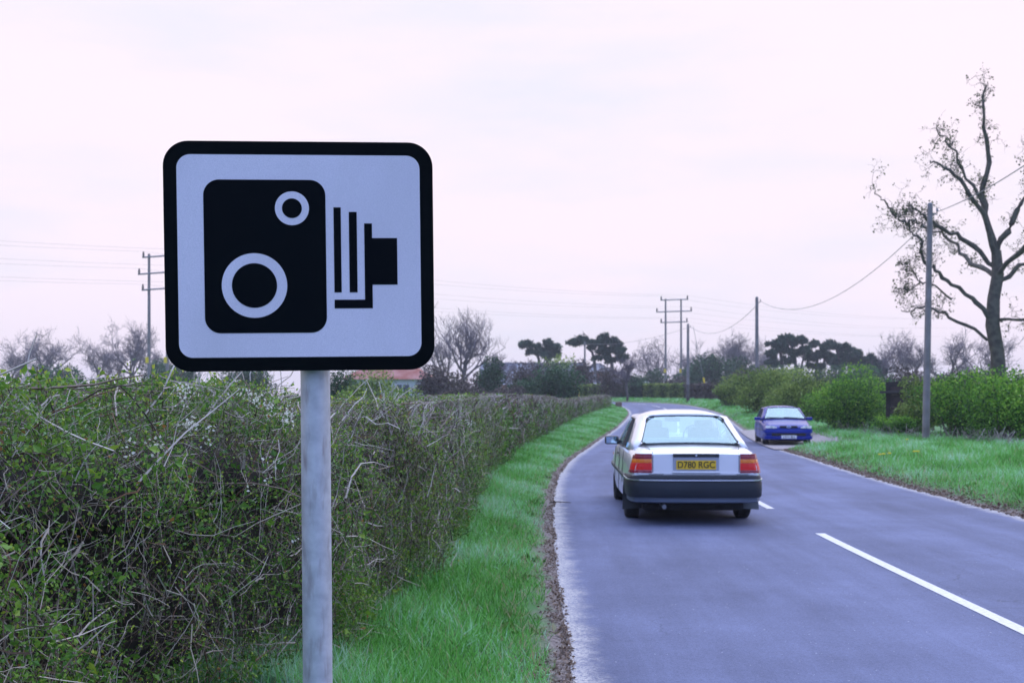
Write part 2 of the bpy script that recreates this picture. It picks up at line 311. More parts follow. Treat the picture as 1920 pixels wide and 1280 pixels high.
# centre line: separate painted dashes
def dash(s0, s1, wd=.055):
    idx = np.arange(int(round(s0*2)), int(round(s1*2))+1); O = np.array([-wd, wd])
    XY = CC[idx][:, None]+NN[idx][:, None]*(O+0.0)[None, :, None]; z = np.broadcast_to(g(XY[..., 1])+.0085, XY.shape[:2])
    V = np.concatenate([XY, z[..., None]], -1).reshape(-1, 3); n = len(idx)-1; b = np.arange(n)*2
    return V, np.stack([b, b+1, b+3, b+2], 1)
s_of_y = lambda Y: SS[np.argmin(np.abs(CC[:360, 1]-Y))]
dl = []; Y0 = 13.7
for k in range(-2, 16):
    a = s_of_y(13.7)+9*k; dl.append(dash(a-6, a))
V, Fq = cat_mesh(dl); tag(npmesh('road_marking', V, Fq, M_PAINTW), kind='structure')

# ------------------------------------------------------------ grass blades
GRASS = leafmat('grass_blade', [(.06, .22, .025), (.14, .44, .065), (.22, .58, .14), (.48, .76, .58), (.44, .38, .22)], rough=.45, trans=.35)
def grass(n, side, smax, omax, seed, smin=0, hmul=1., omin=.12, layskip=False):
    r = np.random.default_rng(seed); u = r.random(n)
    s = smin+(smax-smin)*u**1.9; o = omin+(omax-omin)*r.random(n)**.9
    # ragged front edge
    edge = .10+.10*np.sin(s*1.7)+.08*np.sin(s*4.1+1)+.05*np.sin(s*11.); k = o > edge
    s, o = s[k], o[k]
    i = np.clip((s*2).astype(int), 0, len(SS)-2); fr = (s*2-i)[:, None]; C = CC[i]*(1-fr)+CC[i+1]*fr; XY = C+NN[i]*((HW+o)*side)[:, None]
    y = XY[:, 1]
    if layskip:
        k = ~((y+.35*o > 36.6) & (y < 56.5) & (o < 2.5)); XY, o, s, y = XY[k], o[k], s[k], y[k]
    n = len(y); z = g(y)+hv(o, side, y)-.01
    dist = np.hypot(XY[:, 0], y)
    clump = .5+.5*np.sin(XY[:, 0]*3.1+y*1.3)*np.sin(y*2.3-XY[:, 0]*1.7+2)
    L = (.05+.09*r.random(n)+.05*clump)*hmul*np.clip(.55+o*.9, .5, 1.15); wd = np.maximum(.0022+.0016*r.random(n), dist*.00022)
    D = r.normal(size=(n, 3))*.42; D[:, 2] = 1
    V, q = leaves(np.stack([XY[:, 0], y, z], 1), D, L, wd, r, .22)
    pt = np.sin(XY[:, 0]*2.2+np.sin(y*.9)*2)*np.sin(y*.55+1.3*np.sin(XY[:, 0]*1.4)); c = np.clip(.26+.2*clump+r.normal(size=n)*.2+.26*pt, 0, .9)
    c = np.where(r.random(n) < np.clip(.16-o*.18, .03, .25), 1.0, c)
    return npmesh('grass', V, q, GRASS, rnd=c)
S0 = s_of_y(5.5)
tag(grass(150000, -1, s_of_y(104), 2.6, 11, smin=S0), 'bright green grass on the narrow verge under the hedge', 'grass', kind='stuff')
tag(grass(120000, 1, s_of_y(100), 6.5, 12, smin=s_of_y(12), hmul=1.35, layskip=True), 'long green grass on the wide verge beside the blue car', 'grass', kind='stuff')
tag(grass(16000, 1, s_of_y(100)+60, 5, 13, smin=s_of_y(85), hmul=1.6), 'distant grass verge under the clipped hedge at the bend', 'grass', kind='stuff')
WEED = leafmat('verge_weed', [(.04, .12, .02), (.10, .22, .04), (.20, .30, .10), (.36, .32, .20)], trans=.25)
def weeds(n, side, y0, y1, omax, seed, label):
    r = np.random.default_rng(seed); s0, s1 = s_of_y(y0), s_of_y(y1); cs = s0+(s1-s0)*r.random(n)**1.5; co = .2+(omax-.2)*r.random(n); m_ = 14
    s = np.repeat(cs, m_)+r.normal(size=n*m_)*.05; o = np.repeat(co, m_)+r.normal(size=n*m_)*.05; i = (s*2).astype(int); XY = CC[i]+TT[i]*(s*2-i)[:, None]*.5+NN[i]*((HW+o)*side)[:, None]
    D = r.normal(size=(n*m_, 3)); D[:, 2] = np.abs(D[:, 2])*.8+.25; L = .035+.06*r.random(n*m_); V, q = leaves(np.stack([XY[:, 0], XY[:, 1], g(XY[:, 1])+hv(o, side, XY[:, 1])], 1), D, L, L*.2, r, .2)
    tag(npmesh('weeds', V, q, WEED, rnd=np.clip(np.repeat(r.random(n), m_)*.8+r.random(n*m_)*.2, 0, 1)), label, 'weeds', kind='stuff')
weeds(260, -1, 7.5, 45, 2.2, 301, 'low broad leaved weeds and straw tufts in the left verge'); weeds(500, 1, 12, 36, 6, 302, 'low broad leaved weeds and straw tufts in the right verge')
# leaf litter along the left kerbless edge
LIT = leafmat('dry_litter', [(.10, .06, .04), (.22, .15, .10), (.34, .26, .20), (.16, .12, .10)], rough=.8, trans=.1)
r = np.random.default_rng(5); n = 6500; s = S0+(s_of_y(60)-S0)*r.random(n)**1.7; o = -.02+(.10+.10*np.sin(s*2.3)*np.sin(s*.9))*np.abs(r.normal(size=n)); i = (s*2).astype(int)
XY = CC[i]+TT[i]*(s*2-i)[:, None]*.5+NN[i]*(-(HW+o))[:, None]; D = r.normal(size=(n, 3)); D[:, 2] *= .25
V, q = leaves(np.stack([XY[:, 0], XY[:, 1], g(XY[:, 1])+hv(o, -1, XY[:, 1])+.012], 1), D, .012+.028*r.random(n), .004+.008*r.random(n), r)
tag(npmesh('leaf_litter', V, q, LIT, rnd=r.random(n)), 'brown dead leaves and grit between the left verge and the asphalt', 'leaf litter', kind='stuff')
n = 5000; s = s_of_y(12)+(s_of_y(37)-s_of_y(12))*r.random(n); o = -.05+.5*np.abs(r.normal(size=n))*.6; i = (s*2).astype(int)
XY = CC[i]+TT[i]*(s*2-i)[:, None]*.5+NN[i]*((HW+o))[:, None]; D = r.normal(size=(n, 3)); D[:, 2] *= .3
V, q = leaves(np.stack([XY[:, 0], XY[:, 1], g(XY[:, 1])+hv(o, 1, XY[:, 1])+.015], 1), D, .03+.05*r.random(n), .008+.012*r.random(n), r)
tag(npmesh('leaf_litter', V, q, LIT, rnd=r.random(n)), 'brown dead leaves along the foot of the right verge', 'leaf litter', kind='stuff')

# ------------------------------------------------------------ speed camera sign
M_BLK = mat('sign_black', (.003, .004, .005), .35, noise=(3, (.003, .005, .006)), spec=.03)
M_WHT = mat('sign_white', (.74, .70, .80), .4, noise=(420, (.64, .61, .71), 1), spec=.3)
M_BLK2 = mat('sign_symbol_black', (.003, .004, .006), .35, noise=(2, (.003, .005, .007)), spec=.03)
M_GALV = mat('galvanised', (.43, .44, .48), .55, metal=.3, noise=(26, (.56, .57, .61), 12), bump=.06)
def streaks(m, scale, c, lo, hi):
    t = m.node_tree; b = t.nodes['Principled BSDF']; src = b.inputs['Base Color'].links[0].from_socket; tcx = N(t, 'ShaderNodeTexCoord'); mp_ = N(t, 'ShaderNodeMapping'); mp_.inputs['Scale'].default_value = scale
    t.links.new(tcx.outputs['Object'], mp_.inputs[0]); n = N(t, 'ShaderNodeTexNoise'); n.inputs['Scale'].default_value = 1; n.inputs['Detail'].default_value = 7; t.links.new(mp_.outputs[0], n.inputs['Vector'])
    mr_ = N(t, 'ShaderNodeMapRange'); mr_.inputs[1].default_value = lo; mr_.inputs[2].default_value = hi; mr_.inputs[4].default_value = .8; t.links.new(n.outputs['Fac'], mr_.inputs[0])
    q = N(t, 'ShaderNodeMix', data_type='RGBA'); t.links.new(mr_.outputs[0], q.inputs[0]); t.links.new(src, q.inputs[6]); q.inputs[7].default_value = (*c, 1); t.links.new(q.outputs[2], b.inputs['Base Color'])
streaks(M_GALV, (45, 45, 9), (.27, .22, .22), .54, .74); streaks(M_WHT, (3, 3, 1.2), (.52, .50, .56), .5, .8)
sign = empty('speed_camera_sign', (-.545, 3.075, 0), label='large square speed camera warning sign on a grey metal pole in front of the hedge', cat='road sign')
bm_ = MB(); bm_.tube([(.040, 0, -.4), (.019, 0, 2.16)], .0388, 48); pole = bm_.build('pole', M_GALV, sign, smooth=40)
bm_ = MB(); bm_.tube([(.019, 0, 2.155), (.019, 0, 2.17)], [.0405, .036], 32); bm_.build('pole_cap', M_BLK, sign, smooth=40)
SW, SH = .687, .5896
SM = Matrix.Translation((-.5469+.545, 2.995-3.075, 1.9454)) @ Matrix.Rotation(.0896, 4, 'Z') @ Matrix.Rotation(.0194, 4, 'X') @ Matrix.Rotation(-.0116, 4, 'Y')
def rrect(u0, v0, u1, v1, r, n=12):
    """rounded rectangle outline in sign metres (x right, z up)"""
    x0, x1, z1, z0 = (u0-.5)*SW, (u1-.5)*SW, (.5-v0)*SH, (.5-v1)*SH; p = []
    for cx, cz, a in ((x1-r, z1-r, 0), (x0+r, z1-r, 90), (x0+r, z0+r, 180), (x1-r, z0+r, 270)):
        for k in range(n+1): t = radians(a+90*k/n); p.append((cx+r*cos(t), cz+r*sin(t)))
    return p
def circ(u, v, r, n=64): return [((u-.5)*SW+r*cos(2*pi*k/n), (.5-v)*SH+r*sin(2*pi*k/n)) for k in range(n)]
def spart(name, m, polys, parent):
    b_ = MB()
    for poly, y0, y1 in polys: b_.prism(poly, y0, y1)
    b_.v = [tuple(SM @ Vector(p)) for p in b_.v]; return b_.build(name, m, parent)
panel = spart('sign_panel', M_BLK, [(rrect(0, 0, 1, 1, .064), -.0015, .0015)], sign)
spart('sign_face', M_WHT, [(rrect(.0495, .0585, .9505, .9395, .035), -.0023, -.0013)], panel)
def urect(u0, v0, u1, v1): return [((u-.5)*SW, (.5-v)*SH) for u, v in ((u0, v0), (u1, v0), (u1, v1), (u0, v1))]
spart('camera_symbol', M_BLK2, [(rrect(.146, .167, .5965, .834, .040), -.0031, -.0021),
      (urect(.626, .286, .653, .658), -.0031, -.0021), (urect(.683, .306, .7125, .658), -.0031, -.0021),
      ([((u-.5)*SW, (.5-v)*SH) for u, v in ((.740, .356), (.769, .356), (.769, .42), (.863, .42), (.863, .6245), (.769, .6245), (.769, .728), (.626, .728), (.626, .69), (.740, .69))], -.0031, -.0021)], panel)
spart('lens_ring', M_WHT, [(circ(.330, .627, .0829), -.0039, -.0029)], panel); spart('lens_ring', M_WHT, [(circ(.472, .291, .0433), -.0039, -.0029)], panel)
spart('lens_centre', M_BLK2, [(circ(.330, .627, .0572), -.0047, -.0037)], panel); spart('lens_centre', M_BLK2, [(circ(.472, .291, .0253), -.0047, -.0037)], panel)
for zc in (1.75, 2.12):
    b_ = MB(); b_.tube([(.021+.0388*1.12*cos(a), .0388*1.12*sin(a), zc) for a in np.linspace(0, 2*pi, 25)], .006, 6, cap=False); b_.box((.021, -.052, zc), (.12, .02, .03), .09); b_.build('clamp', M_GALV, sign, smooth=40)

# ------------------------------------------------------------ left hedge
HP = np.array([(-6, -4.2), (-2, -3.0), (1, -2.15), (2.5, -1.8), (4, -1.52), (6, -1.12), (8, -.84), (10, -.68), (15, -.58), (20, -.55), (30, 0), (40, .8), (52, 1.95), (63, 3.2), (80, 5.9), (91, 7.6), (96, 8.05)], float)[:, ::-1]
HC = crom(HP, 20); hs_ = np.concatenate([[0], np.cumsum(np.linalg.norm(np.diff(HC, axis=0), axis=1))]); HT = unit(np.gradient(HC, axis=0)); HN = np.stack([HT[:, 1], -HT[:, 0]], 1)
def htop(y): return np.interp(y, [-6, 3, 4.2, 5.6, 6.3, 7, 10, 20, 35, 50, 58, 66, 72, 80, 88, 92], [1.60, 1.58, 1.59, 1.61, 1.57, 1.51, 1.52, 1.56, 1.64, 1.61, 1.48, 1.46, 1.56, 1.66, 1.78, 1.78])
def hedge_pt(y, v, depth, lump=True):
    """y along, v 0..1 = up the face then 1..1.6 back over the top, depth inward -> position, outward normal"""
    s = np.interp(y, HC[:, 1], hs_); cx = np.interp(s, hs_, HC[:, 0]); cy = np.interp(s, hs_, HC[:, 1]); nx_ = np.interp(s, hs_, HN[:, 0]); ny_ = np.interp(s, hs_, HN[:, 1])
    top = htop(y); base = g(y)+.1; H = top-base
    face = np.minimum(v, 1.0); over = np.maximum(v-1.0, 0)
    bulge = .12*np.sin(face*pi*.9)-.16*sstep(.8, 1.0, face)
    back = over*1.7
    lmp = .08*np.sin(y*2.1+face*3)+.07*np.sin(y*4.7+face*7+1)+.05*np.sin(y*9.3-face*11)+.03*np.sin(y*19+face*23+2*np.sin(y*7))
    o = bulge+lmp-back
    z = base+H*face+.02*np.sin(y*3.3+over*5)*(face > .95)+.015*np.sin(y*8.1+over*9)*(face > .95)
    k = sstep(.85, 1.02, v)
    nrm = np.stack([nx_*(1-k), ny_*(1-k), k], 1)
    P = np.stack([cx+nx_*o, cy+ny_*o, z], 1)-nrm*depth[:, None]
    return P, nrm
M_CORE = mat('hedge_shade', (.006, .006, .005), 1, noise=(8, (.018, .015, .011), 6))  # inner shade of the hedges put into the colour
TWIG = leafmat('hedge_twig', [(.02, .016, .014), (.09, .062, .045), (.21, .155, .12), (.55, .49, .43), (.19, .10, .06)], rough=.75, trans=0)
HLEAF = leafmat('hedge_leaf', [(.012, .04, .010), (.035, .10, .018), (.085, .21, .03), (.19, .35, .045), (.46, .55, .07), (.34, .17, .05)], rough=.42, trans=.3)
BLOS = leafmat('blossom', [(.75, .75, .62), (.85, .85, .78)], rough=.7, trans=.3)
hedge = empty('hedge', (-1.5, 4, 0), label='long scruffy hawthorn hedge of grey twigs and new leaves along the left verge', cat='hedge')
def inv(V): return V-np.array([-1.5, 4, 0])
# filler for the dense inside, coloured near black as its shade
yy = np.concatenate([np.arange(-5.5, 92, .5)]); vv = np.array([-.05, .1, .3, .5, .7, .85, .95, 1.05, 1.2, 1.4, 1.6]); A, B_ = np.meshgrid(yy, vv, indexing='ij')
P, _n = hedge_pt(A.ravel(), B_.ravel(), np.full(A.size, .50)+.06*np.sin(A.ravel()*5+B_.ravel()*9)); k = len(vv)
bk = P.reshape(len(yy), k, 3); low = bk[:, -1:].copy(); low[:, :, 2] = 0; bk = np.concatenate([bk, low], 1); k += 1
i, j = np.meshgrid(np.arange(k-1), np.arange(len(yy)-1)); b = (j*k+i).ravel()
npmesh('shade_core', inv(bk.reshape(-1, 3)), np.stack([b, b+1, b+k+1, b+k], 1), M_CORE, hedge, smooth=True)
def vcol(n, r, lo=0, hi=1.5): return lo+(hi-lo)*r.random(n)
tw = []; twr = []
lf = []; lfr = []
r = np.random.default_rng(21)
def twigs(n, y0, y1, Lm, rad, pw=1.0, up=.5, seg=5, out_=.12, bright=0, vmax=1.5, vmin=0):
    y = y0+(y1-y0)*r.random(n)**pw; v = vcol(n, r, vmin, vmax); dep = -.02+.36*r.random(n)**1.1
    P, nm = hedge_pt(y, v, dep); D = r.normal(size=(n, 3)); D = unit(D-nm*(D*nm).sum(1)[:, None]*.75+np.array([0, 0, up])+nm*.10)
    L = Lm*(.4+1.2*r.random(n)); pts = [P]; d = D.copy()
    for k in range(seg-1):
        d = unit(d+r.normal(size=(n, 3))*.24-nm*(.16-out_)*.6); pts.append(pts[-1]+d*(L/(seg-1))[:, None])
    PP = np.stack(pts, 1); lim = htop(PP[..., 1])+.02; PP[..., 2] = np.where(PP[..., 2] > lim, lim+(PP[..., 2]-lim)*.22, PP[..., 2]); R = rad*(.5+r.random(n)**2*1.4)[:, None]*np.linspace(1, .35, seg)[None]
    Vv, q = tubes(PP, R, 3); tw.append((Vv, q)); cb = np.clip(r.random(n)**1.3*.9+bright, 0, .78); cb = np.where(r.random(n) < .07, 1.0, cb); twr.append(np.repeat(cb, (seg-1)*3))
    return PP
def hleaves(n, y0, y1, size, pw=1.0, depmax=.22, vmax=1.5, lo=0., vmin=0.):
    y = y0+(y1-y0)*r.random(n)**pw; v = vmin+(vmax-vmin)*r.random(n); dep = -.05+depmax*r.random(n)**1.2
    P, nm = hedge_pt(y, v, dep)
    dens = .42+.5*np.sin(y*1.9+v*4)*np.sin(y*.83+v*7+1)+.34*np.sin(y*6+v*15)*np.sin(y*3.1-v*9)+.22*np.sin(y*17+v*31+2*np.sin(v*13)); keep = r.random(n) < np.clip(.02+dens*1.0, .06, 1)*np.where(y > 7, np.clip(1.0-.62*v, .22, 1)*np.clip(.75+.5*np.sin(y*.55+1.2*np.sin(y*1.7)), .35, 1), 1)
    P, nm, y, v, dens = P[keep], nm[keep], y[keep], v[keep], dens[keep]; n = len(P)
    D = r.normal(size=(n, 3))+nm*.6+np.array([0, 0, .3]); L = size*(.5+.9*r.random(n))
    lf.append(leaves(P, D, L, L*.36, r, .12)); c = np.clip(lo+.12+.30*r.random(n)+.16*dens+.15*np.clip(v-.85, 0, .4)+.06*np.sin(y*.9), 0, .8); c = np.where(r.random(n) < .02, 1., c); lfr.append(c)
def leaf_on(PP, per, size, lo=.0):
    n, k, _ = PP.shape; t = np.repeat(np.arange(n), per); kk = r.integers(1, k, len(t)); P = PP[t, kk]+r.normal(size=(len(t), 3))*.008
    D = r.normal(size=(len(t), 3))+np.array([0, 0, .4]); L = size*(.5+.8*r.random(len(t))); lf.append(leaves(P, D, L, L*.38, r, .12)); lfr.append(np.clip(lo+.5*r.random(len(t)), 0, .82))
PP = twigs(12000, 2.6, 9, .15, .0014, up=.7); leaf_on(PP[:9000], 5, .015, .28)
PP = twigs(3600, 2.6, 8.5, .26, .0024, up=.4, bright=.10)
PP = twigs(300, 2.8, 8, .42, .0040, up=.45, out_=.13, bright=.32)
PP = twigs(16000, 8, 24, .18, .0024, 1.2, up=1.0); leaf_on(PP[:9000], 4, .020, .25); twigs(200, 8, 24, .45, .0045, bright=.3, out_=.10)
twigs(8000, 22, 92, .35, .009, 1.1, up=.9); twigs(6000, 22, 92, .28, .009, 1.1, up=1.2, bright=.15); twigs(6000, 9, 92, .22, .007, 1.2, up=1.6, bright=.32, vmin=.9)
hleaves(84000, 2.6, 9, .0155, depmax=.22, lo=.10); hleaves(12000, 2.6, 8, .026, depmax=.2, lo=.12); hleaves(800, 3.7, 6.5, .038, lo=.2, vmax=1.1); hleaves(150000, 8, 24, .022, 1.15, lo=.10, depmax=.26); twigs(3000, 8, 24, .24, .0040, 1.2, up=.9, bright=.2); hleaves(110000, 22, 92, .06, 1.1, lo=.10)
# fresh shoots standing off the top
n = 190; y = 2.8+6*r.random(n)**1.2; P, nm = hedge_pt(y, .98+.4*r.random(n), np.full(n, .02)); D = unit(r.normal(size=(n, 3))*.35+np.array([.15, 0, 1])); L = .04+.10*r.random(n); PPs = np.stack([P+D*(L*t)[:, None]+r.normal(size=(n, 3))*.006*(t > 0) for t in np.linspace(0, 1, 5)], 1)
Vv, q = tubes(PPs, np.full((n, 5), .0018)); tw.append((Vv, q)); twr.append(np.full(len(q), .5)); leaf_on(PPs, 10, .022, .36)
# cut grey sprigs poking out of the top
n = 70; y = 2.9+6*r.random(n); P, nm = hedge_pt(y, .95+.35*r.random(n), np.full(n, .08)); D = unit(r.normal(size=(n, 3))*.6+np.array([.3, 0, .9])); L = .18+.25*r.random(n); PPs = np.stack([P+D*(L*t)[:, None]+r.normal(size=(n, 3))*.01 for t in np.linspace(0, 1, 5)], 1)
Vv, q = tubes(PPs, np.full((n, 5), .0042)*np.linspace(1, .7, 5)); tw.append((Vv, q)); twr.append(np.full(len(q), .74))
V, q = cat_mesh(tw); npmesh('branches', inv(V), q, TWIG, hedge, rnd=np.concatenate(twr))
V, q = cat_mesh(lf); npmesh('foliage', inv(V), q, HLEAF, hedge, rnd=np.concatenate(lfr))
# blossom
bl = []; 
for (py, pz, nn_) in ((4.9, 1.55, 60), (5.3, 1.62, 60), (5.9, 1.50, 70), (6.1, 1.36, 80), (5.2, 1.30, 20), (5.6, .98, 22), (5.0, 1.66, 40), (6.3, 1.62, 40), (5.75, 1.58, 60), (11.5, 1.52, 50), (12, 1.46, 20), (4.4, 1.42, 30)):
    for kx in range(6):
        c_y = py+r.normal()*.07; vq = np.clip((pz+r.normal()*.05-.1)/1.58, 0, 1.0); c, nm = hedge_pt(np.full(nn_//6+1, c_y), np.full(nn_//6+1, vq), np.full(nn_//6+1, -.03))
        c = c+r.normal(size=c.shape)*.016; bl.append(leaves(c, r.normal(size=c.shape)+nm, .013+.006*r.random(len(c)), .006, r))
V, q = cat_mesh(bl); npmesh('blossom', inv(V), q, BLOS, hedge, rnd=r.random(len(q)))

# ------------------------------------------------------------ trees
BARK = mat('bark', (.07, .06, .055), .9, noise=(3, (.13, .115, .11), 6), bump=.3)
BTWIG = mat('bare_twigs', (.13, .11, .125), .9, noise=(.3, (.19, .155, .18)))
def grow_tree(seed, H, spread, trunk_h, r0, depth=5, kids=(5, 4, 4, 4, 3), up=.35, gnarl=.25, flat=0., lean=(0, 0), minr=.018):
    """returns paths/radii per level; local coords, base at the origin"""
    rd = np.random.default_rng(seed); lv = [[] for _ in range(depth+1)]; rr = [[] for _ in range(depth+1)]; K = 5
    def branch(p, d, L, ra, dep):
        pts = [p]; dd = d
        for k in range(K-1):
            dd = unit(dd+rd.normal(size=3)*gnarl*(.6 if dep == 0 else 1)+np.array([0, 0, .05*up])); pts.append(pts[-1]+dd*L/(K-1))
        pts = np.array(pts); rad = np.linspace(ra, ra*(.62 if dep < depth else .4), K); lv[dep].append(pts); rr[dep].append(np.maximum(rad, minr))
        if dep >= depth: return
        n = kids[dep] if dep < len(kids) else 3
        for q in range(n):
            t = (.55+.45*(q+1)/n) if dep == 0 else (.25+.75*(q+rd.random()*.8+.2)/n); t = min(t, 1)
            f = t*(K-1); a = min(int(f), K-2); pos = pts[a]*(1-(f-a))+pts[a+1]*(f-a)
            az = rd.random()*2*pi if dep else 2*pi*(q+.5*rd.random())/n; side = np.array([cos(az), sin(az), 0])
            tilt = (.55+.5*rd.random()); nd = unit(unit(dd*cos(tilt)+side*sin(tilt)*1.1)+np.array([0, 0, up*(.7 if dep else .3)])*np.array([1, 1, 1-flat]))
            nl = (spread*.62 if dep == 0 else L*(.58+.2*rd.random()))
            branch(pos, nd, nl*(1 if dep else (.75+.5*rd.random())), max(ra*(.5 if dep == 0 else .55), minr), dep+1)
    branch(np.zeros(3), unit(np.array([lean[0], lean[1], 1.])), trunk_h, r0, 0)
    return lv, rr
def bare_tree(name, px, Y, top_py, width_px, seed, label, group=None, trunk_frac=.3, up=.35, gnarl=.25, depth=5, r0=None, base_py=None, lean=(0, 0), flat=0., cat='tree', mtw=None, kids=(6, 4, 4, 4, 3)):
    x = X(px, Y); zb = gz(x, Y)-.1; H = Z(top_py, Y)-zb; Wd = width_px*Y/F
    lv, rr = grow_tree(seed, H, Wd*.5, H*trunk_frac, r0 or H*.028, depth=depth, up=up, gnarl=gnarl, lean=lean, flat=flat, minr=max(.010, Y*.000085), kids=kids)
    allp = np.concatenate([np.array(l).reshape(-1, 3) for l in lv]); mn, mxx = np.percentile(allp, .5, axis=0), np.percentile(allp, 99.5, axis=0)
    sxy = Wd/max(mxx[0]-mn[0], .1); szz = H/mxx[2]; S = np.array([sxy, sxy, szz])
    t = empty(name, (x, Y, zb), label=label, cat=cat, group=group)
    big = [tubes(np.array(lv[k])*S, np.array(rr[k]), 7 if k == 0 else 5) for k in range(0, 2)]
    V, q = cat_mesh(big); npmesh('trunk', V, q, BARK, t, smooth=True)
    small = [tubes(np.array(lv[k])*S, np.array(rr[k]), 3) for k in range(2, depth+1)]
    V, q = cat_mesh(small); npmesh('crown', V, q, mtw or BTWIG, t)
    return t, lv, S
bare_tree('bare_tree', 866, 130, 581, 128, 3, 'tall leafless spreading tree rising above the sign\'s lower right corner', trunk_frac=.24, up=.35, gnarl=.16, depth=6, kids=(7, 4, 3, 3, 3, 2))
bare_tree('bare_tree', 836, 142, 620, 90, 14, 'smaller dark leafless tree half hidden by the right edge of the sign', trunk_frac=.2, up=.3)
bare_tree('bare_tree', 246, 200, 607, 118, 9, 'flat topped leafless oak beside the left power line poles', trunk_frac=.30, up=.1, flat=.6, depth=6, kids=(7, 4, 4, 4, 3, 2))
bare_tree('bare_tree', 190, 200, 644, 90, 10, 'low purple leafless tree left of the flat topped oak', trunk_frac=.2, up=.3, depth=5)
bare_tree('bare_tree', 95, 190, 618, 120, 31, 'broad leafless tree above the far left end of the hedge', trunk_frac=.25, up=.3)
bare_tree('bare_tree', 10, 180, 640, 100, 32, 'leafless tree cut by the left edge of the view', trunk_frac=.25, up=.3)
bare_tree('bare_tree', 318, 205, 660, 70, 33, 'small leafless tree right of the left power line poles', trunk_frac=.25, up=.3)
bare_tree('bare_tree', 1243, 200, 636, 110, 41, 'gnarled leafless oak behind the twin power line poles', trunk_frac=.22, up=.22, gnarl=.36, depth=5)
bare_tree('bare_tree', 1296, 215, 642, 80, 42, 'leafless tree just right of the twin power line poles', trunk_frac=.25, up=.3)
bare_tree('bare_tree', 1381, 205, 630, 92, 43, 'round topped leafless tree left of the middle telegraph pole', trunk_frac=.25, up=.35, depth=6, kids=(6, 4, 4, 4, 3, 2))
bare_tree('bare_tree', 1333, 220, 640, 60, 44, 'slender leafless tree between the twin poles and the round topped one', trunk_frac=.25, up=.4)
bare_tree('bare_tree', 1426, 225, 650, 60, 45, 'leafless tree right behind the middle telegraph pole', trunk_frac=.25, up=.4)
bare_tree('bare_tree', 1703, 150, 625, 110, 46, 'purple leafless tree left of the tall near telegraph pole', trunk_frac=.25, up=.45, depth=6, kids=(6, 4, 4, 4, 3, 2))
bare_tree('bare_tree', 1662, 170, 655, 60, 47, 'small leafless tree at the low end of the pine row', trunk_frac=.25, up=.45)
bare_tree('bare_tree', 1775, 150, 618, 110, 48, 'leafless tree behind the tall near telegraph pole', trunk_frac=.25, up=.45)
bare_tree('bare_tree', 1862, 145, 632, 120, 49, 'leafless tree at the far right edge of the view', trunk_frac=.25, up=.4)
bare_tree('bare_tree', 1176, 120, 664, 56, 50, 'thin leafless tree standing at the far clipped hedge by the bend', trunk_frac=.35, up=.5)
bare_tree('bare_tree', 938, 125, 662, 60, 51, 'thin leafless sapling beside the dark green cypress', trunk_frac=.3, up=.5)

def foliage(clumps, n, size, seed, hollow=.5, asp=.42):
    """clumps: (x,y,z,rx,ry,rz); leaf quads through the outer volume of each"""
    rd = np.random.default_rng(seed); C = np.array(clumps, float); vol = (C[:, 3]*C[:, 5])**.9; ci = rd.choice(len(C), n, p=vol/vol.sum())
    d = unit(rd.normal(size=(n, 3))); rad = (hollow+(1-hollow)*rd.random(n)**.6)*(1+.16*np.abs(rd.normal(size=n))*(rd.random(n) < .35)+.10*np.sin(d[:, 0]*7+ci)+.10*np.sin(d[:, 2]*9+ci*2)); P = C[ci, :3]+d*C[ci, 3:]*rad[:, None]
    D = rd.normal(size=(n, 3))+d*.7; L = size*(.5+rd.random(n)); V, q = leaves(P, D, L, L*asp, rd, .1)
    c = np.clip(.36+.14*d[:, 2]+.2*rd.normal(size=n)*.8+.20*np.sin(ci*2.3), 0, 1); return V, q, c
def lumpy(rd, cx, cz, W, H, D, n, s=.42):
    """random clump set filling a rounded bush of width W, height H"""
    out_ = []
    for k in range(n):
        a = rd.random()*2*pi; q = rd.random()**.5; x = cx+W*.5*.72*q*cos(a); y = D*.5*.72*q*sin(a); hz = H*(.25+.55*rd.random()*(1-.45*q*q)); rr_ = s*min(W, H)*(.45+.35*rd.random())
        out_.append((x, y, cz+hz, rr_*1.15, rr_*1.1, rr_*.8))
    return out_
PINE = leafmat('pine_needles', [(.014, .04, .028), (.028, .075, .045), (.05, .11, .065), (.08, .15, .08)], trans=.1)
DARKG = leafmat('evergreen_leaf', [(.012, .035, .018), (.025, .075, .03), (.045, .12, .045), (.08, .18, .06)], trans=.15)
MIDG = leafmat('spring_leaf', [(.015, .05, .008), (.055, .17, .018), (.15, .36, .03), (.32, .56, .06), (.42, .50, .10)], trans=.35)
YELG = leafmat('olive_leaf', [(.04, .08, .015), (.12, .20, .035), (.27, .37, .07), (.42, .48, .13)], trans=.3)
BRWN = leafmat('scrub_twig', [(.045, .035, .035), (.08, .06, .055), (.12, .09, .085), (.12, .13, .05)], trans=.1)
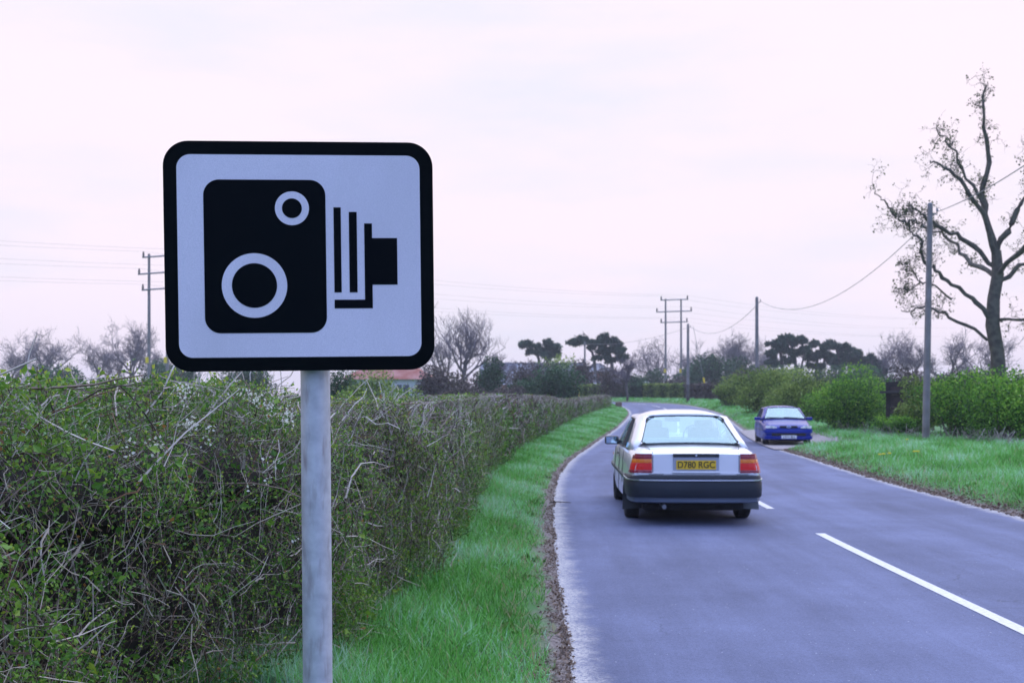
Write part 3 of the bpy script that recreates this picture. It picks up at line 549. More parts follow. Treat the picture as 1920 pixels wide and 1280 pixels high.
def shrub(name, px, Y, top_py, width_px, seed, label, m, group=None, n=5000, size=None, cl=14, cat='shrub', depth_m=None, base=None, stems=True):
    x = X(px, Y); zb = gz(x, Y)-.05; H = Z(top_py, Y)-zb; Wd = width_px*Y/F; rd = np.random.default_rng(seed)
    t = empty(name, (x, Y, zb), label=label, cat=cat, group=group)
    C = lumpy(rd, 0, 0, Wd, H, depth_m or Wd*.8, cl); C += [(c_[0]*1.12+rd.normal()*Wd*.08, c_[1]*1.2, c_[2]*(.45+.62*rd.random()), c_[3]*.45, c_[4]*.45, c_[5]*.5) for c_ in C]
    C.append((0, 0, H*.42, Wd*.30, Wd*.25, H*.36)); top = max(c[2]+c[5] for c in C); C = [(c[0], c[1], c[2]*H/top, c[3], c[4], c[5]*H/top) for c in C]
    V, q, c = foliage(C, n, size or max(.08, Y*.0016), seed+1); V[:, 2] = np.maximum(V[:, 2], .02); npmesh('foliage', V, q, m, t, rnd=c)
    P = []
    for k in range(34):
        a = rd.random()*2*pi; e = np.array([Wd*.42*rd.random()*cos(a), Wd*.35*rd.random()*sin(a), H*(.45+.45*rd.random())]); s_0 = np.array([e[0]*.5+rd.normal()*.1, e[1]*.5, 0])
        P.append([s_0+(e-s_0)*tt+rd.normal(size=3)*.05*H*.3*(0 < tt < 1) for tt in np.linspace(0, 1, 5)])
    V, q = tubes(np.array(P), np.linspace(1, .4, 5)[None]*np.full((len(P), 1), max(.02, Y*.00022)), 4); npmesh('stems', V, q, BARK, t)
    return t
def pine(px, Y, seed, label, clumps, trunks, n=9000):
    """clumps (px,py,rx_px,rz_px); trunks list of pixel polylines with radius in metres"""
    x = X(px, Y); zb = gz(x, Y)-.1; t = empty('pine_tree', (x, Y, zb), label=label, cat='pine tree', group='wind shaped pines on the skyline'); rd = np.random.default_rng(seed)
    s = Y/F; C = []
    for cx, cy, rx, rz in clumps:
        for k in range(7):
            q_ = .26+.22*rd.random(); C.append((X(cx+rd.normal()*rx*.5, Y)-x, rd.normal()*rx*s*.5, Z(cy+rd.normal()*rz*.42, Y)-zb, rx*s*q_, rx*s*q_, rz*s*q_*.85))
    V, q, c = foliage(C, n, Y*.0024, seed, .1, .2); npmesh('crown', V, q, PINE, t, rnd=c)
    b_ = MB()
    for pl, ra in trunks: b_.tube([(X(a, Y)-x, .15*k, Z(b2, Y)-zb) for k, (a, b2) in enumerate(pl)], [ra*(1-.5*k/len(pl)) for k in range(len(pl))], 7)
    b_.build('trunk', BARK, t, smooth=60); return t
pine(1012, 180, 61, 'windswept pine with two flat crowns left of the bend', [(985, 644, 13, 5), (1000, 650, 12, 5), (993, 660, 9, 5), (1015, 657, 12, 5), (1036, 650, 14, 6), (1027, 645, 7, 6), (1022, 668, 15, 7), (1040, 664, 10, 8)], [([(1018, 752), (1015, 700), (1010, 672), (1003, 655)], .3), ([(1014, 690), (1024, 668), (1033, 655)], .2), ([(1008, 668), (996, 660), (985, 650)], .12)], 7000)
pine(1125, 170, 62, 'large leaning pine behind the thin far telegraph pole', [(1078, 643, 14, 5), (1092, 637, 13, 5), (1105, 643, 14, 6), (1125, 642, 14, 7), (1132, 632, 12, 6), (1147, 640, 14, 8), (1158, 654, 13, 10), (1140, 655, 13, 9), (1165, 670, 9, 10), (1150, 672, 13, 8), (1122, 672, 8, 4), (1132, 662, 9, 6), (1110, 652, 8, 4)], [([(1119, 752), (1117, 710), (1115, 680), (1111, 660), (1100, 650)], .28), ([(1152, 752), (1150, 705), (1146, 672), (1140, 650)], .32), ([(1115, 676), (1126, 662), (1135, 645)], .14)], 12000)
pine(1487, 165, 63, 'broad dark pine just right of the middle telegraph pole', [(1450, 645, 12, 8), (1465, 638, 14, 8), (1482, 635, 14, 8), (1498, 640, 13, 9), (1508, 655, 13, 7), (1470, 655, 14, 9), (1450, 663, 11, 8), (1492, 662, 14, 7), (1450, 682, 13, 8), (1480, 676, 12, 8)], [([(1470, 752), (1468, 700), (1465, 665), (1460, 645)], .3), ([(1496, 752), (1494, 700), (1490, 660), (1482, 640)], .3), ([(1480, 740), (1500, 700), (1510, 660)], .2)], 13000)
pine(1532, 168, 64, 'middle pine of the sloping row over the green bushes', [(1525, 645, 11, 6), (1545, 650, 12, 7), (1538, 664, 12, 8), (1520, 670, 12, 7), (1552, 668, 9, 9), (1530, 685, 14, 8)], [([(1530, 752), (1530, 700), (1535, 660)], .28), ([(1532, 710), (1545, 680), (1550, 655)], .2)], 7000)
pine(1577, 172, 65, 'pine with a pointed top in the middle of the sloping row', [(1563, 645, 10, 6), (1575, 650, 12, 7), (1588, 655, 12, 7), (1578, 668, 14, 9), (1597, 668, 11, 9), (1570, 682, 13, 9), (1600, 682, 11, 9)], [([(1575, 752), (1575, 700), (1572, 655)], .26), ([(1590, 752), (1592, 700), (1590, 660)], .26)], 9000)
pine(1625, 170, 66, 'lowest dark pine at the right end of the row', [(1612, 664, 9, 7), (1625, 672, 12, 8), (1640, 680, 12, 8), (1618, 685, 12, 10), (1640, 695, 13, 9), (1655, 694, 10, 8)], [([(1628, 752), (1628, 705), (1625, 675)], .24)], 7000)
# evergreens and scrub in the background
for a in ((1330, 172, 660, 92, 71, 'big domed dark evergreen tree behind the far clipped hedge', DARKG, 7000), (1385, 178, 668, 70, 72, 'lower dark evergreen tree left of the middle telegraph pole', DARKG, 4500), (1225, 185, 690, 50, 73, 'small bluish evergreen left of the twin poles', DARKG, 2500), (1285, 190, 690, 60, 77, 'dark evergreen mass between the twin poles', DARKG, 3000),
          (915, 110, 669, 46, 74, 'dark green pointed cypress rising behind the hedge', DARKG, 5000), (1042, 96, 682, 92, 75, 'large dark holly bush behind the dip in the hedge', DARKG, 8000), (985, 100, 706, 90, 76, 'low dark laurel left of the holly bush', DARKG, 4000),
          (330, 150, 676, 150, 78, 'dark green thicket under the left power line poles', DARKG, 6000), (450, 120, 688, 150, 79, 'dark evergreen shrub under the left corner of the sign', DARKG, 5000), (640, 60, 690, 70, 80, 'dark bush just right of the sign pole', DARKG, 4000),
          (1650, 62, 700, 80, 82, 'dark green bush under the low end of the pine row', DARKG, 2500), (1745, 120, 700, 100, 85, 'dark evergreen behind the tall near telegraph pole', DARKG, 3500), (1480, 150, 684, 120, 89, 'dark undergrowth beneath the broad dark pine', DARKG, 4000), (1618, 150, 680, 110, 106, 'dark undergrowth at the low end of the pine row', DARKG, 4000), (1560, 155, 682, 130, 90, 'dark undergrowth beneath the sloping row of pines', DARKG, 4500), (1860, 120, 690, 130, 86, 'dark evergreen at the right edge behind the bushes', DARKG, 4500), (1185, 150, 700, 60, 87, 'dark shrub behind the bend of the road', DARKG, 2500), (100, 150, 684, 160, 88, 'dark thicket beyond the left end of the hedge', DARKG, 5000)):
    shrub('evergreen_shrub', a[0], a[1], a[2], a[3], a[4], a[5], a[6], n=a[7], cat='evergreen')
for a in ((708, 55, 690, 150, 91, 'olive green bush behind the hedge right of the sign pole', YELG, 6000, .10), (870, 70, 712, 130, 93, 'brownish scrub behind the near hedge', BRWN, 5000, .10), (1010, 118, 676, 170, 94, 'grey twiggy thicket in front of the long grey roof', BRWN, 9000, .16),
          (838, 92, 684, 130, 95, 'purple brown thicket right of the red roof', BRWN, 7000, .16), (950, 90, 722, 120, 96, 'low rusty bramble behind the hedge', BRWN, 4000, .12), (1150, 130, 684, 70, 97, 'grey leafless thicket at the outside of the bend', BRWN, 4000, .16), (1265, 150, 705, 90, 98, 'brown undergrowth below the twin poles', BRWN, 3000, .2),
          (1410, 100, 688, 80, 99, 'reddish bare thicket above the green bushes', BRWN, 4000, .14), (1690, 90, 684, 90, 100, 'grey bare scrub left of the near telegraph pole', BRWN, 5000, .13), (1800, 90, 690, 120, 101, 'grey bare scrub right of the near telegraph pole', BRWN, 5000, .13), (1050, 150, 664, 80, 102, 'olive crowned tree between the two windswept pines', YELG, 4000, .25), (1095, 140, 672, 50, 105, 'yellowish bare tree top left of the brick house', BRWN, 3000, .2)):
    shrub('shrub', a[0], a[1], a[2], a[3], a[4], a[5], a[6], n=a[7], size=a[8])
# right hand green bushes along the verge
for (px, Y, tp, wp, sd_, lb, mm, nn_) in ((1375, 88, 702, 100, 111, 'olive green bush at the far end of the right hand row', YELG, 12000), (1440, 73, 686, 135, 112, 'dull green bush behind the middle telegraph pole', YELG, 15000), (1512, 61, 686, 150, 113, 'mottled green bush directly behind the blue car', YELG, 16000),
        (1592, 48.5, 682, 165, 114, 'tallest bright green hawthorn right of the blue car', MIDG, 26000), (1690, 42.5, 772, 90, 115, 'low green bush in front of the dark wooden shed', MIDG, 9000), (1724, 42.5, 704, 62, 116, 'yellowish green bush between the shed and the near telegraph pole', YELG, 12000),
        (1800, 38.5, 690, 150, 117, 'green bush right of the near telegraph pole', MIDG, 16000), (1905, 34, 684, 150, 118, 'green bush at the right edge of the view', MIDG, 14000), (2010, 31, 680, 150, 119, 'green bush outside the right edge', MIDG, 6000)):
    if px > 1930: continue
    shrub('hawthorn_bush', px, Y, tp, wp, sd_, lb, mm, group='green bushes along the right verge', n=nn_, size=max(.07, Y*.0014), cl=24, depth_m=3.5)
# small dead stems at the foot of the bushes
P = []; r = np.random.default_rng(77)
for k in range(420):
    px = 1560+360*((k//12)*.618 % 1)+r.normal()*7; Y = np.interp(px, [1540, 1640, 1740, 1920], [53, 42.5, 38, 31])+r.normal()*.5-.6; x = X(px, Y); z0 = gz(x, Y); h = .12+.45*r.random()**2; ln = r.normal(size=2)*.8
    P.append([(x+ln[0]*h*t, Y+ln[1]*h*t, z0+h*t-.1*h*t*t) for t in np.linspace(0, 1, 5)])
V, q = tubes(np.array(P), np.full((len(P), 5), .008), 3)
tag(npmesh('dead_stems', V, q, leafmat('dead_stem', [(.15, .12, .11), (.32, .27, .25), (.12, .16, .06)], trans=0), rnd=np.repeat(r.random(len(P)), 12)), 'tangle of dead stalks at the foot of the right hand bushes', 'dead stalks', kind='stuff')

# far clipped hedge across the outside of the bend
def clipped(px0, px1, Y0, Y1, top0, top1, seed, label, m, n):
    x0, x1 = X(px0, Y0), X(px1, Y1); t = empty('clipped_hedge', ((x0+x1)/2, (Y0+Y1)/2, gz((x0+x1)/2, (Y0+Y1)/2)), label=label, cat='hedge', group='clipped hedges beyond the bend'); o = np.array(t.location)
    rd = np.random.default_rng(seed); u = rd.random(n); v = rd.random(n); top = rd.random(n) < .25; xx = x0+(x1-x0)*u; yy_ = Y0+(Y1-Y0)*u; zt = Z(top0+(top1-top0)*u, yy_); zb = g(yy_)+.1
    z = np.where(top, zt+rd.normal(size=n)*.06, zb+(zt-zb)*v); dep = np.where(top, rd.random(n)*1.2, rd.random(n)*.25+.12*np.sin(u*60)); P = np.stack([xx, yy_+dep, z], 1)-o
    V, q = leaves(P, rd.normal(size=(n, 3)), .22*(.6+.8*rd.random(n)), .09, rd, .1)
    npmesh('foliage', V, q, m, t, rnd=np.clip(.3+.25*rd.normal(size=n)+.25*top+.2*np.sin(u*23), 0, 1))
    b_ = MB(); Lh = math.hypot(x1-x0, Y1-Y0); a = math.atan2(Y1-Y0, x1-x0); ztm = float(Z((top0+top1)/2, (Y0+Y1)/2)); b_.box((-sin(a)*.75, cos(a)*.75, (ztm-o[2])/2-.1), (Lh-.1, 1.1, ztm-o[2]-.25), a); b_.build('shade_core', M_CORE, t)  # filler box, its near-black colour stands for shade inside the hedge
clipped(1086, 1143, 134, 138, 724, 722, 121, 'pale olive clipped hedge left of the thin far pole', YELG, 3500)
clipped(1138, 1205, 138, 140, 722, 722, 122, 'dark green clipped hedge facing the end of the road', DARKG, 5000)
clipped(1205, 1288, 140, 132, 722, 721, 123, 'brownish green clipped hedge below the twin poles', YELG, 6000)
clipped(1286, 1348, 130, 112, 722, 722, 124, 'purplish clipped hedge between the short pole and the green bushes', BRWN, 6000)

# near oak at the right edge with young leaves
ok_x, ok_Y = X(1872, 42), 42.0
ot = empty('oak_tree', (ok_x, ok_Y, gz(ok_x, ok_Y)-.1), label='big oak with crooked limbs and sparse young leaves at the right edge', cat='tree'); oz = ot.location.z
def opx(pts): return [(X(a, ok_Y)-ok_x, dy, Z(b2, ok_Y)-oz) for a, b2, dy in pts]
b_ = MB(); b_.tube(opx([(1872, 850, 0), (1869, 800, 0), (1868, 760, 0), (1873, 710, 0), (1870, 660, 0), (1861, 610, 0), (1863, 560, 0), (1871, 515, 0), (1868, 470, 0)]), [.38, .31, .27, .28, .24, .25, .22, .21, .17], 12)
limbs = [([(1864, 600, 0), (1815, 560, -.3), (1765, 530, -.5), (1738, 505, -.5), (1722, 480, -.4), (1715, 452, -.4), (1703, 436, -.3), (1698, 420, -.3)], .10, .045),
         ([(1698, 420, -.3), (1685, 415, -.3), (1672, 405, -.3), (1664, 390, -.2), (1648, 372, 0), (1640, 360, 0)], .06, .02), ([(1698, 420, -.3), (1716, 414, 0), (1736, 424, .3), (1760, 420, .5)], .05, .03),
         ([(1866, 500, 0), (1820, 450, .3), (1780, 430, .3), (1745, 412, .2), (1722, 400, 0), (1708, 385, 0)], .12, .03), ([(1866, 480, 0), (1835, 400, -.3), (1790, 340, -.5), (1755, 315, -.5), (1735, 306, -.5)], .13, .025),
         ([(1790, 560, .3), (1752, 530, .3), (1730, 525, .3), (1712, 500, .2), (1695, 505, .2)], .05, .015), ([(1868, 640, 0), (1800, 600, .3), (1760, 578, .4), (1735, 575, .4), (1712, 585, .3), (1695, 580, .3)], .08, .018), ([(1735, 520, .3), (1718, 535, .2), (1700, 548, .2), (1690, 545, .2)], .03, .012),
         ([(1868, 470, 0), (1850, 380, .3), (1860, 300, .3), (1845, 220, 0), (1850, 160, 0)], .17, .03), ([(1868, 470, 0), (1900, 400, -.3), (1925, 320, -.3), (1940, 240, 0)], .16, .03), ([(1868, 540, 0), (1910, 500, 0), (1960, 470, 0), (2010, 450, 0)], .12, .03), ([(1850, 380, .3), (1815, 310, .6), (1790, 255, .8), (1770, 230, .8)], .08, .02),
         ([(1868, 520, 0), (1850, 470, 2), (1830, 420, 3), (1800, 390, 4)], .12, .03), ([(1868, 520, 0), (1900, 440, -2), (1890, 360, -3), (1860, 330, -4)], .12, .03), ([(1868, 600, 0), (1905, 600, -1), (1940, 590, -1)], .08, .03)]
for pl, ra, rb in limbs:
    Q = crom(np.array(opx(pl)), 4); jr = np.random.default_rng(len(pl)); Q[1:-1] += jr.normal(size=Q[1:-1].shape)*.045; b_.tube([tuple(p) for p in Q], list(np.linspace(ra*.8, rb*.8, len(Q))*jr.uniform(.82, 1.2, len(Q))), 6, cap=False)
b_.build('trunk', mat('oak_bark', (.06, .055, .045), .9, noise=(6, (.12, .11, .085), 6), bump=.4), ot, smooth=60)
rd = np.random.default_rng(88); PT = []; PR = []; TIP = []
def sprig(p, d, L, ra, dep):
    pts = [p]; dd = d
    for k in range(4): dd = unit(dd+rd.normal(size=3)*.45); pts.append(pts[-1]+dd*L/4)
    pts = np.array(pts); PT.append(pts); PR.append(np.linspace(ra, ra*.5, 5))
    if dep == 0: TIP.append(pts[-1]); TIP.append(pts[-2]); TIP.append(pts[2]); return
    for q in range(4):
        kk = rd.integers(1, 5); sprig(pts[kk], unit(dd*.5+rd.normal(size=3)), L*(.5+.3*rd.random()), max(ra*.6, .005), dep-1)
for pl, ra, rb in limbs:
    Q = crom(np.array(opx(pl)), 4); ln = np.linalg.norm(Q[-1]-Q[0]); m0 = 5
    for q in range(int(5+ln*1.7)):
        t = .35+.65*rd.random() if ra < .07 else .3+.7*rd.random(); kk = min(int(t*(len(Q)-1)), len(Q)-2); d = unit(unit(Q[kk+1]-Q[kk])*.7+rd.normal(size=3)*np.array([1, 1, .9])+np.array([0, 0, .25])); sprig(Q[kk], d, .40+.40*rd.random(), .012, 2)
V, q = tubes(np.array(PT), np.array(PR), 3); npmesh('twigs', V, q, BARK, ot)
TIP = np.array(TIP); TIP = TIP[rd.random(len(TIP)) < .26]; n = 2; P = np.repeat(TIP, n, 0)+rd.normal(size=(len(TIP)*n, 3))*.035; L = .05+.05*rd.random(len(P))
V, q = leaves(P, rd.normal(size=P.shape)+np.array([0, 0, .3]), L, L*.4, rd); npmesh('crown', V, q, leafmat('oak_leaf', [(.03, .05, .018), (.06, .09, .025), (.12, .15, .04)], trans=.3), ot, rnd=rd.random(len(q)))

# ------------------------------------------------------------ poles and wires
M_WOOD = mat('pole_wood', (.17, .155, .15), .85, noise=(2.5, (.25, .23, .24), 8), bump=.2)
M_WOODD = mat('pole_tarred', (.05, .045, .045), .85, noise=(2.5, (.12, .11, .11), 6))
M_IRON = mat('galvanised_steel', (.16, .17, .19), .6, metal=.3, noise=(3, (.24, .25, .28)))
M_INS = mat('insulator', (.05, .05, .055), .35, noise=(3, (.08, .07, .07)))
M_YEL = mat('yellow_plate', (.85, .62, .02), .5, noise=(4, (.75, .55, .03)))
M_WIRE = mat('wire', (.20, .21, .22), .6, noise=(2, (.26, .27, .28)))
def telegraph(px, Y, base, top, label, r0, px_top=None, lift=0.):
    x = X(px, Y); xt = X(px_top or px, Y); zb = gz(x, Y)-.2; zt = Z(top, Y); t = empty('telegraph_pole', (x, Y, zb), label=label, cat='telegraph pole', group='telegraph poles')
    b_ = MB(); h = zt-zb; b_.tube([(0, 0, 0), ((xt-x)*.25, 0, h*.25)], [r0*1.12, r0*1.05], 14); b_.build('pole_foot', M_WOODD if Y > 60 else M_WOOD, t, smooth=50)
    b_ = MB(); b_.tube([((xt-x)*.25, 0, h*.25), ((xt-x)*.6, 0, h*.6), (xt-x, 0, h)], [r0*1.045, r0*.92, r0*.78], 14); b_.build('pole', M_WOOD, t, smooth=50)
    b_ = MB(); b_.tube([(xt-x, 0, h), (xt-x, 0, h+.06)], [r0*.86, r0*.5], 12)
    b_.build('pole_cap', M_IRON, t, smooth=50)
    b_ = MB(); b_.tube([(xt-x+r0*.7, -.02, h-.3), (xt-x+r0*.7+.14, -.02, h-.3), (xt-x+r0*.7+.14, -.02, h-.2)], .02, 6); b_.tube([(xt-x+r0*.7+.14, -.02, h-.2), (xt-x+r0*.7+.14, -.02, h-.1)], [.035, .03], 8); b_.build('wire_bracket', M_IRON, t, smooth=50)
    return Vector((xt+r0*.7+.14, Y-.02, zt-.22))
W1 = telegraph(1735.5, 36.5, 835, 384, 'tall grey telegraph pole nearest the camera at the right', .105, px_top=1744)
W2 = telegraph(1419, 75, 775, 558, 'brown telegraph pole standing behind the blue car', .125)
W3 = telegraph(1290, 108, 756, 608, 'short grey telegraph pole right of the twin power line poles', .14)
W4 = telegraph(1096.5, 150, 742, 641, 'thin far telegraph pole in front of the leaning pine', .14)
W4b = telegraph(1027, 185, 745, 655, 'most distant telegraph pole beside the windswept pine', .10)
def wire(a, b2, sag, label, rad=.012, name='telephone_wire', group='telephone wires'):
    a, b2 = Vector(a), Vector(b2); p = [a.lerp(b2, t)-Vector((0, 0, sag*4*t*(1-t))) for t in np.linspace(0, 1, 33)]
    q = MB().tube(p, rad, 5).build(name, M_WIRE, smooth=60); return tag(q, label, 'wire', group)
W0 = Vector((X(2150, 14), 5, 7.6))
wire(W1, W2, 1.55, 'telephone wire sagging from the near right pole to the pole behind the blue car', .013)
wire(W2, W3, 1.25, 'telephone wire dipping from the pole behind the blue car to the short pole', .016)
wire(W3, W4, .6, 'telephone wire from the short pole across to the thin far pole', .014)
wire(W0, W1, .8, 'telephone wire running from the near right pole out of the view', .013)
def hpole(pxa, pxb, Y, top, base, arms, label, skew=0.):
    """twin pole with three crossarms; arms: (py, px left end, px right end)"""
    xa, xb = X(pxa, Y), X(pxb, Y); xc = (xa+xb)/2; zb = gz(xc, Y)-.3; t = empty('power_line_poles', (xc, Y, zb), label=label, cat='power pole', group='twin pole power line supports')
    ends = []
    for xx, dt in ((xa, 0), (xb, 0)): MB().tube([(xx-xc, 0, 0), (xx-xc, 0, Z(top, Y)-zb)], [.20, .13], 10).build('pole', M_WOOD, t, smooth=50)
    for py, l, rr_ in arms:
        z = Z(py, Y)-zb; xl, xr = X(l, Y)-xc, X(rr_, Y)-xc; sk = skew*(xr-xl)*.5
        MB().tube([(xl, -.22, z-sk), (xr, -.22, z+sk)], .085, 4).build('crossarm', M_IRON, t)
        for xx, zz_ in ((xl+.12, z-sk), (xr-.12, z+sk)):
            MB().tube([(xx, -.22, zz_), (xx, -.22, zz_+.30), (xx, -.22, zz_+.62)], [.09, .12, .07], 8).build('insulator', M_INS, t, smooth=50); ends.append(Vector((xx+xc, Y-.22, zz_+zb+.62)))
    for xx in (xa, xb):
        MB().box((xx-xc-.14, -.27, Z(695 if Y > 150 else 675, Y)-zb), (.34, .02, .62), bev=.006).build('warning_plate', M_YEL, t)
    return ends
E2 = hpole(1248, 1277, 181, 560, 746, ((562, 1238, 1290), (584, 1230, 1297), (604, 1238, 1289)), 'twin wooden power line poles with three crossarms beyond the bend', skew=.03)
E1 = hpole(279.5, 314, 123, 476, 746, ((481, 268, 326), (512, 260, 334), (542, 267, 327)), 'twin wooden power line poles rising at the left edge of the sign', skew=.07)
for k, nm in enumerate(('top left', 'top right', 'middle left', 'middle right', 'bottom left', 'bottom right')):
    a, b2 = E1[k], E2[k]; d = b2-a; p0 = a-d*.9+Vector((0, 0, .2)); p3 = b2+d*1.0
    pts = []
    for u, v in ((p0, a), (a, b2), (b2, p3)): pts += [u.lerp(v, t)-Vector((0, 0, 1.0*4*t*(1-t))) for t in np.linspace(0, 1, 17)[(0 if not pts else 1):]]
    tag(MB().tube(pts, .008, 4).build('power_line', M_WIRE), 'power cable on the %s insulators of the twin poles' % nm, 'power cable', 'power cables across the sky')
# yellow stay guard
t = tag(MB().tube([(0, 0, 0), (-.45, 0, 2.3)], .09, 8).tube([(-.45, 0, 2.3), (-1.5, 0, 7.6)], .02, 5, mi=1).build('stay_wire', [M_YEL, M_WIRE], loc=(X(1327, 120), 120, 1.4)), 'leaning yellow guard on the stay wire beyond the right end of the clipped hedge', 'stay wire')
t = tag(MB().box((0, 0, .8), (.14, .14, 1.6), bev=.01).box((0, -.08, 1.45), (.3, .03, .25), bev=.005).build('marker_post', M_YEL, loc=(X(1086, 125), 125, 1.1)), 'small yellow marker post left of the thin far pole', 'marker post')
t = tag(MB().box((0, 0, .22), (.5, .4, .5), bev=.08).build('stone_post', mat('red_stone', (.16, .09, .08), .9, noise=(6, (.24, .16, .14))), loc=(X(1160, 93), 93, gz(X(1160, 93), 93))), 'squat reddish marker stone at the tip of the left verge', 'marker stone')

# ------------------------------------------------------------ buildings
M_TILE = mat('red_tiles', (.30, .09, .06), .8, noise=(1.2, (.42, .20, .17), 8), bump=.2); M_REND = mat('white_render', (.70, .70, .72), .8, noise=(.8, (.60, .60, .60), 5))
M_SLATE = mat('slate', (.17, .18, .22), .75, noise=(.9, (.24, .24, .27), 8)); M_BRICK = mat('brick', (.33, .13, .10), .85, noise=(5, (.42, .22, .18), 4)); M_GL = mat('window_glass', (.03, .04, .06), .1, spec=.8, noise=(1, (.05, .06, .08)))
M_FRAME = mat('window_frame', (.7, .7, .7), .5, noise=(4, (.6, .6, .6)))
def house(name, cx, Y, L, D, wall_h, roof_h, mw, mr_, label, hip=True, zb=None, rz=0, chim=False, over=.35):
    z0 = gz(cx, Y)-.1 if zb is None else zb; t = empty(name, (cx, Y, z0), rz, label, 'house' if name != 'barn' else 'barn')
    MB().box((0, 0, wall_h/2), (L, D, wall_h)).build('wall', mw, t)
    a, b2 = L/2+over, D/2+over; k = b2 if hip else 0; z1 = wall_h+.003; b_ = MB(); b_.add([(-a, -b2, z1), (a, -b2, z1), (a, b2, z1), (-a, b2, z1), (-a+k, 0, z1+roof_h), (a-k, 0, z1+roof_h)], [(0, 1, 5, 4), (1, 2, 5), (2, 3, 4, 5), (3, 0, 4), (3, 2, 1, 0)]); rf = b_.build('roof', mr_, t)
    MB().tube([(-a+k, 0, z1+roof_h+.02), (a-k, 0, z1+roof_h+.02)], .09, 6).build('ridge', mr_, rf)
    if chim: MB().box((L*.2, 0, wall_h+roof_h*.9), (.7, .5, 1.4), bev=.02).build('chimney', M_BRICK, rf)
    for wx in np.arange(-L/2+1.5, L/2-1, 3.2):
        f = MB().box((wx, -D/2-.02, wall_h*.55), (1.3, .08, 1.1), bev=.01).build('window', M_FRAME, t); MB().box((wx-.3, -D/2-.065, wall_h*.55), (.5, .02, .95)).box((wx+.3, -D/2-.065, wall_h*.55), (.5, .02, .95)).build('pane', M_GL, f)
    return t
Yb = 100; house('bungalow', X(735, Yb), Yb, 7.0, 6, 2.05, 2.1, M_REND, M_TILE, 'white bungalow with a red hipped roof showing below the sign', zb=Z(712, Yb)-2.05, over=.45)
Yb = 150; house('barn', X(1000, Yb), Yb, 13, 8, Z(722, Yb)-1.2, Z(681, Yb)-Z(722, Yb), M_BRICK, M_SLATE, 'long low building with a grey slate roof behind the thicket', hip=False, zb=1.2)
Yb = 155; house('cottage', X(1086, Yb), Yb, 3.6, 5, Z(722, Yb)-1.2, 1.3, M_BRICK, M_SLATE, 'small slate roofed outbuilding left of the thin far pole', hip=False, zb=1.2)
Yb = 175; house('brick_house', X(1122, Yb), Yb+3, 3.6, 5, Z(697, Yb)-1.2, 1.3, M_BRICK, M_SLATE, 'small brick house with a grey hipped roof behind the leaning pine', zb=1.2, over=.5)
Yb = 160; t = empty('parked_caravan', (X(1203, Yb), Yb, 1.3), label='low white roof showing over the clipped hedge at the bend', cat='shed'); MB().prism([(-1.1, 2.5), (-.9, 2.9), (.9, 2.5), (.95, 2.3)], -.9, .9).build('roof', M_REND, t); MB().box((0, 0, 1.2), (1.7, 1.6, 2.2), bev=.05).build('wall', M_REND, t)
# dark wooden shed in the gap of the right hand bushes
M_TAR = mat('tarred_boards', (.014, .012, .012), .8, noise=(4, (.04, .03, .03), 5)); Yb = 46; zs = gz(X(1682, Yb), Yb)
t = empty('wooden_shed', (X(1690, Yb), Yb, zs), radians(-18.6), label='dark tarred wooden shed half hidden in the bushes at the right', cat='shed')
MB().box((0, -.2, 1.0), (1.15, 1.2, 2.0)).build('wall', M_TAR, t)
MB().prism([(-.8, Z(733, Yb)-zs), (.8, Z(731, Yb)-zs), (.8, Z(731, Yb)-zs-.09), (-.8, Z(733, Yb)-zs-.09)], -1.1, 1.0).build('roof', mat('shed_roof', (.03, .028, .03), .8, noise=(3, (.07, .06, .06))), t)
f = MB().box((0.05, -.83, 1.2), (.9, .05, 1.2), bev=.01).build('door', mat('weathered_door', (.035, .022, .02), .8, noise=(5, (.06, .04, .035))), t)
MB().box((.05, -.865, 1.5), (.8, .02, .03)).box((.05, -.865, 1.0), (.8, .02, .03)).box((.3, -.868, 1.2), (.03, .02, 1.1)).build('batten', mat('batten', (.11, .08, .07), .8, noise=(5, (.16, .12, .1))), f)

# ------------------------------------------------------------ cars
M_SILVER = mat('silver_paint', (.80, .80, .83), .30, metal=.35, noise=(900, (.86, .86, .88), 1), coat=.7)
M_BLUE = mat('blue_paint', (.001, .018, .24), .30, noise=(900, (.001, .022, .29), 1), coat=.4, spec=.15)
M_PLAS = mat('bumper_plastic', (.016, .022, .031), .5, spec=.3, noise=(3, (.021, .028, .038)))
M_DARK = mat('dark_trim', (.015, .017, .02), .5, noise=(3, (.022, .024, .028)))
M_TYRE = mat('tyre_rubber', (.012, .012, .013), .85, noise=(8, (.02, .02, .022)))
M_RIM = mat('wheel_rim', (.40, .41, .44), .4, metal=.6, noise=(8, (.5, .5, .53)))
M_CHR = mat('bright_trim', (.62, .64, .70), .25, metal=.8, noise=(8, (.7, .7, .74)))
M_INT = mat('cabin_fabric', (.10, .15, .20), .9, noise=(40, (.14, .20, .26)))
M_INTD = mat('cabin_dark', (.05, .055, .07), .8, noise=(8, (.08, .085, .1)))
M_GLASS = glassmat('car_glass', (.80, .97, 1.0), .20, .02, .9); M_GLASS2 = glassmat('dark_car_glass', (.75, .92, 1.0), .22, .02, .75)
M_LRED = mat('lamp_red', (.75, .006, .006), .3, noise=(40, (.85, .012, .010)), coat=.3); M_LDRK = mat('lamp_dark_red', (.22, .01, .03), .2, noise=(40, (.34, .02, .04)), coat=.6); M_LAMB = mat('lamp_amber', (.80, .16, .01), .2, noise=(40, (.9, .26, .02)), coat=.6)
M_HEAD = mat('headlamp', (.82, .84, .84), .12, noise=(25, (.92, .94, .9)), coat=.8); M_FLAP = mat('mud_flap', (.10, .115, .13), .7, noise=(4, (.14, .15, .16)))
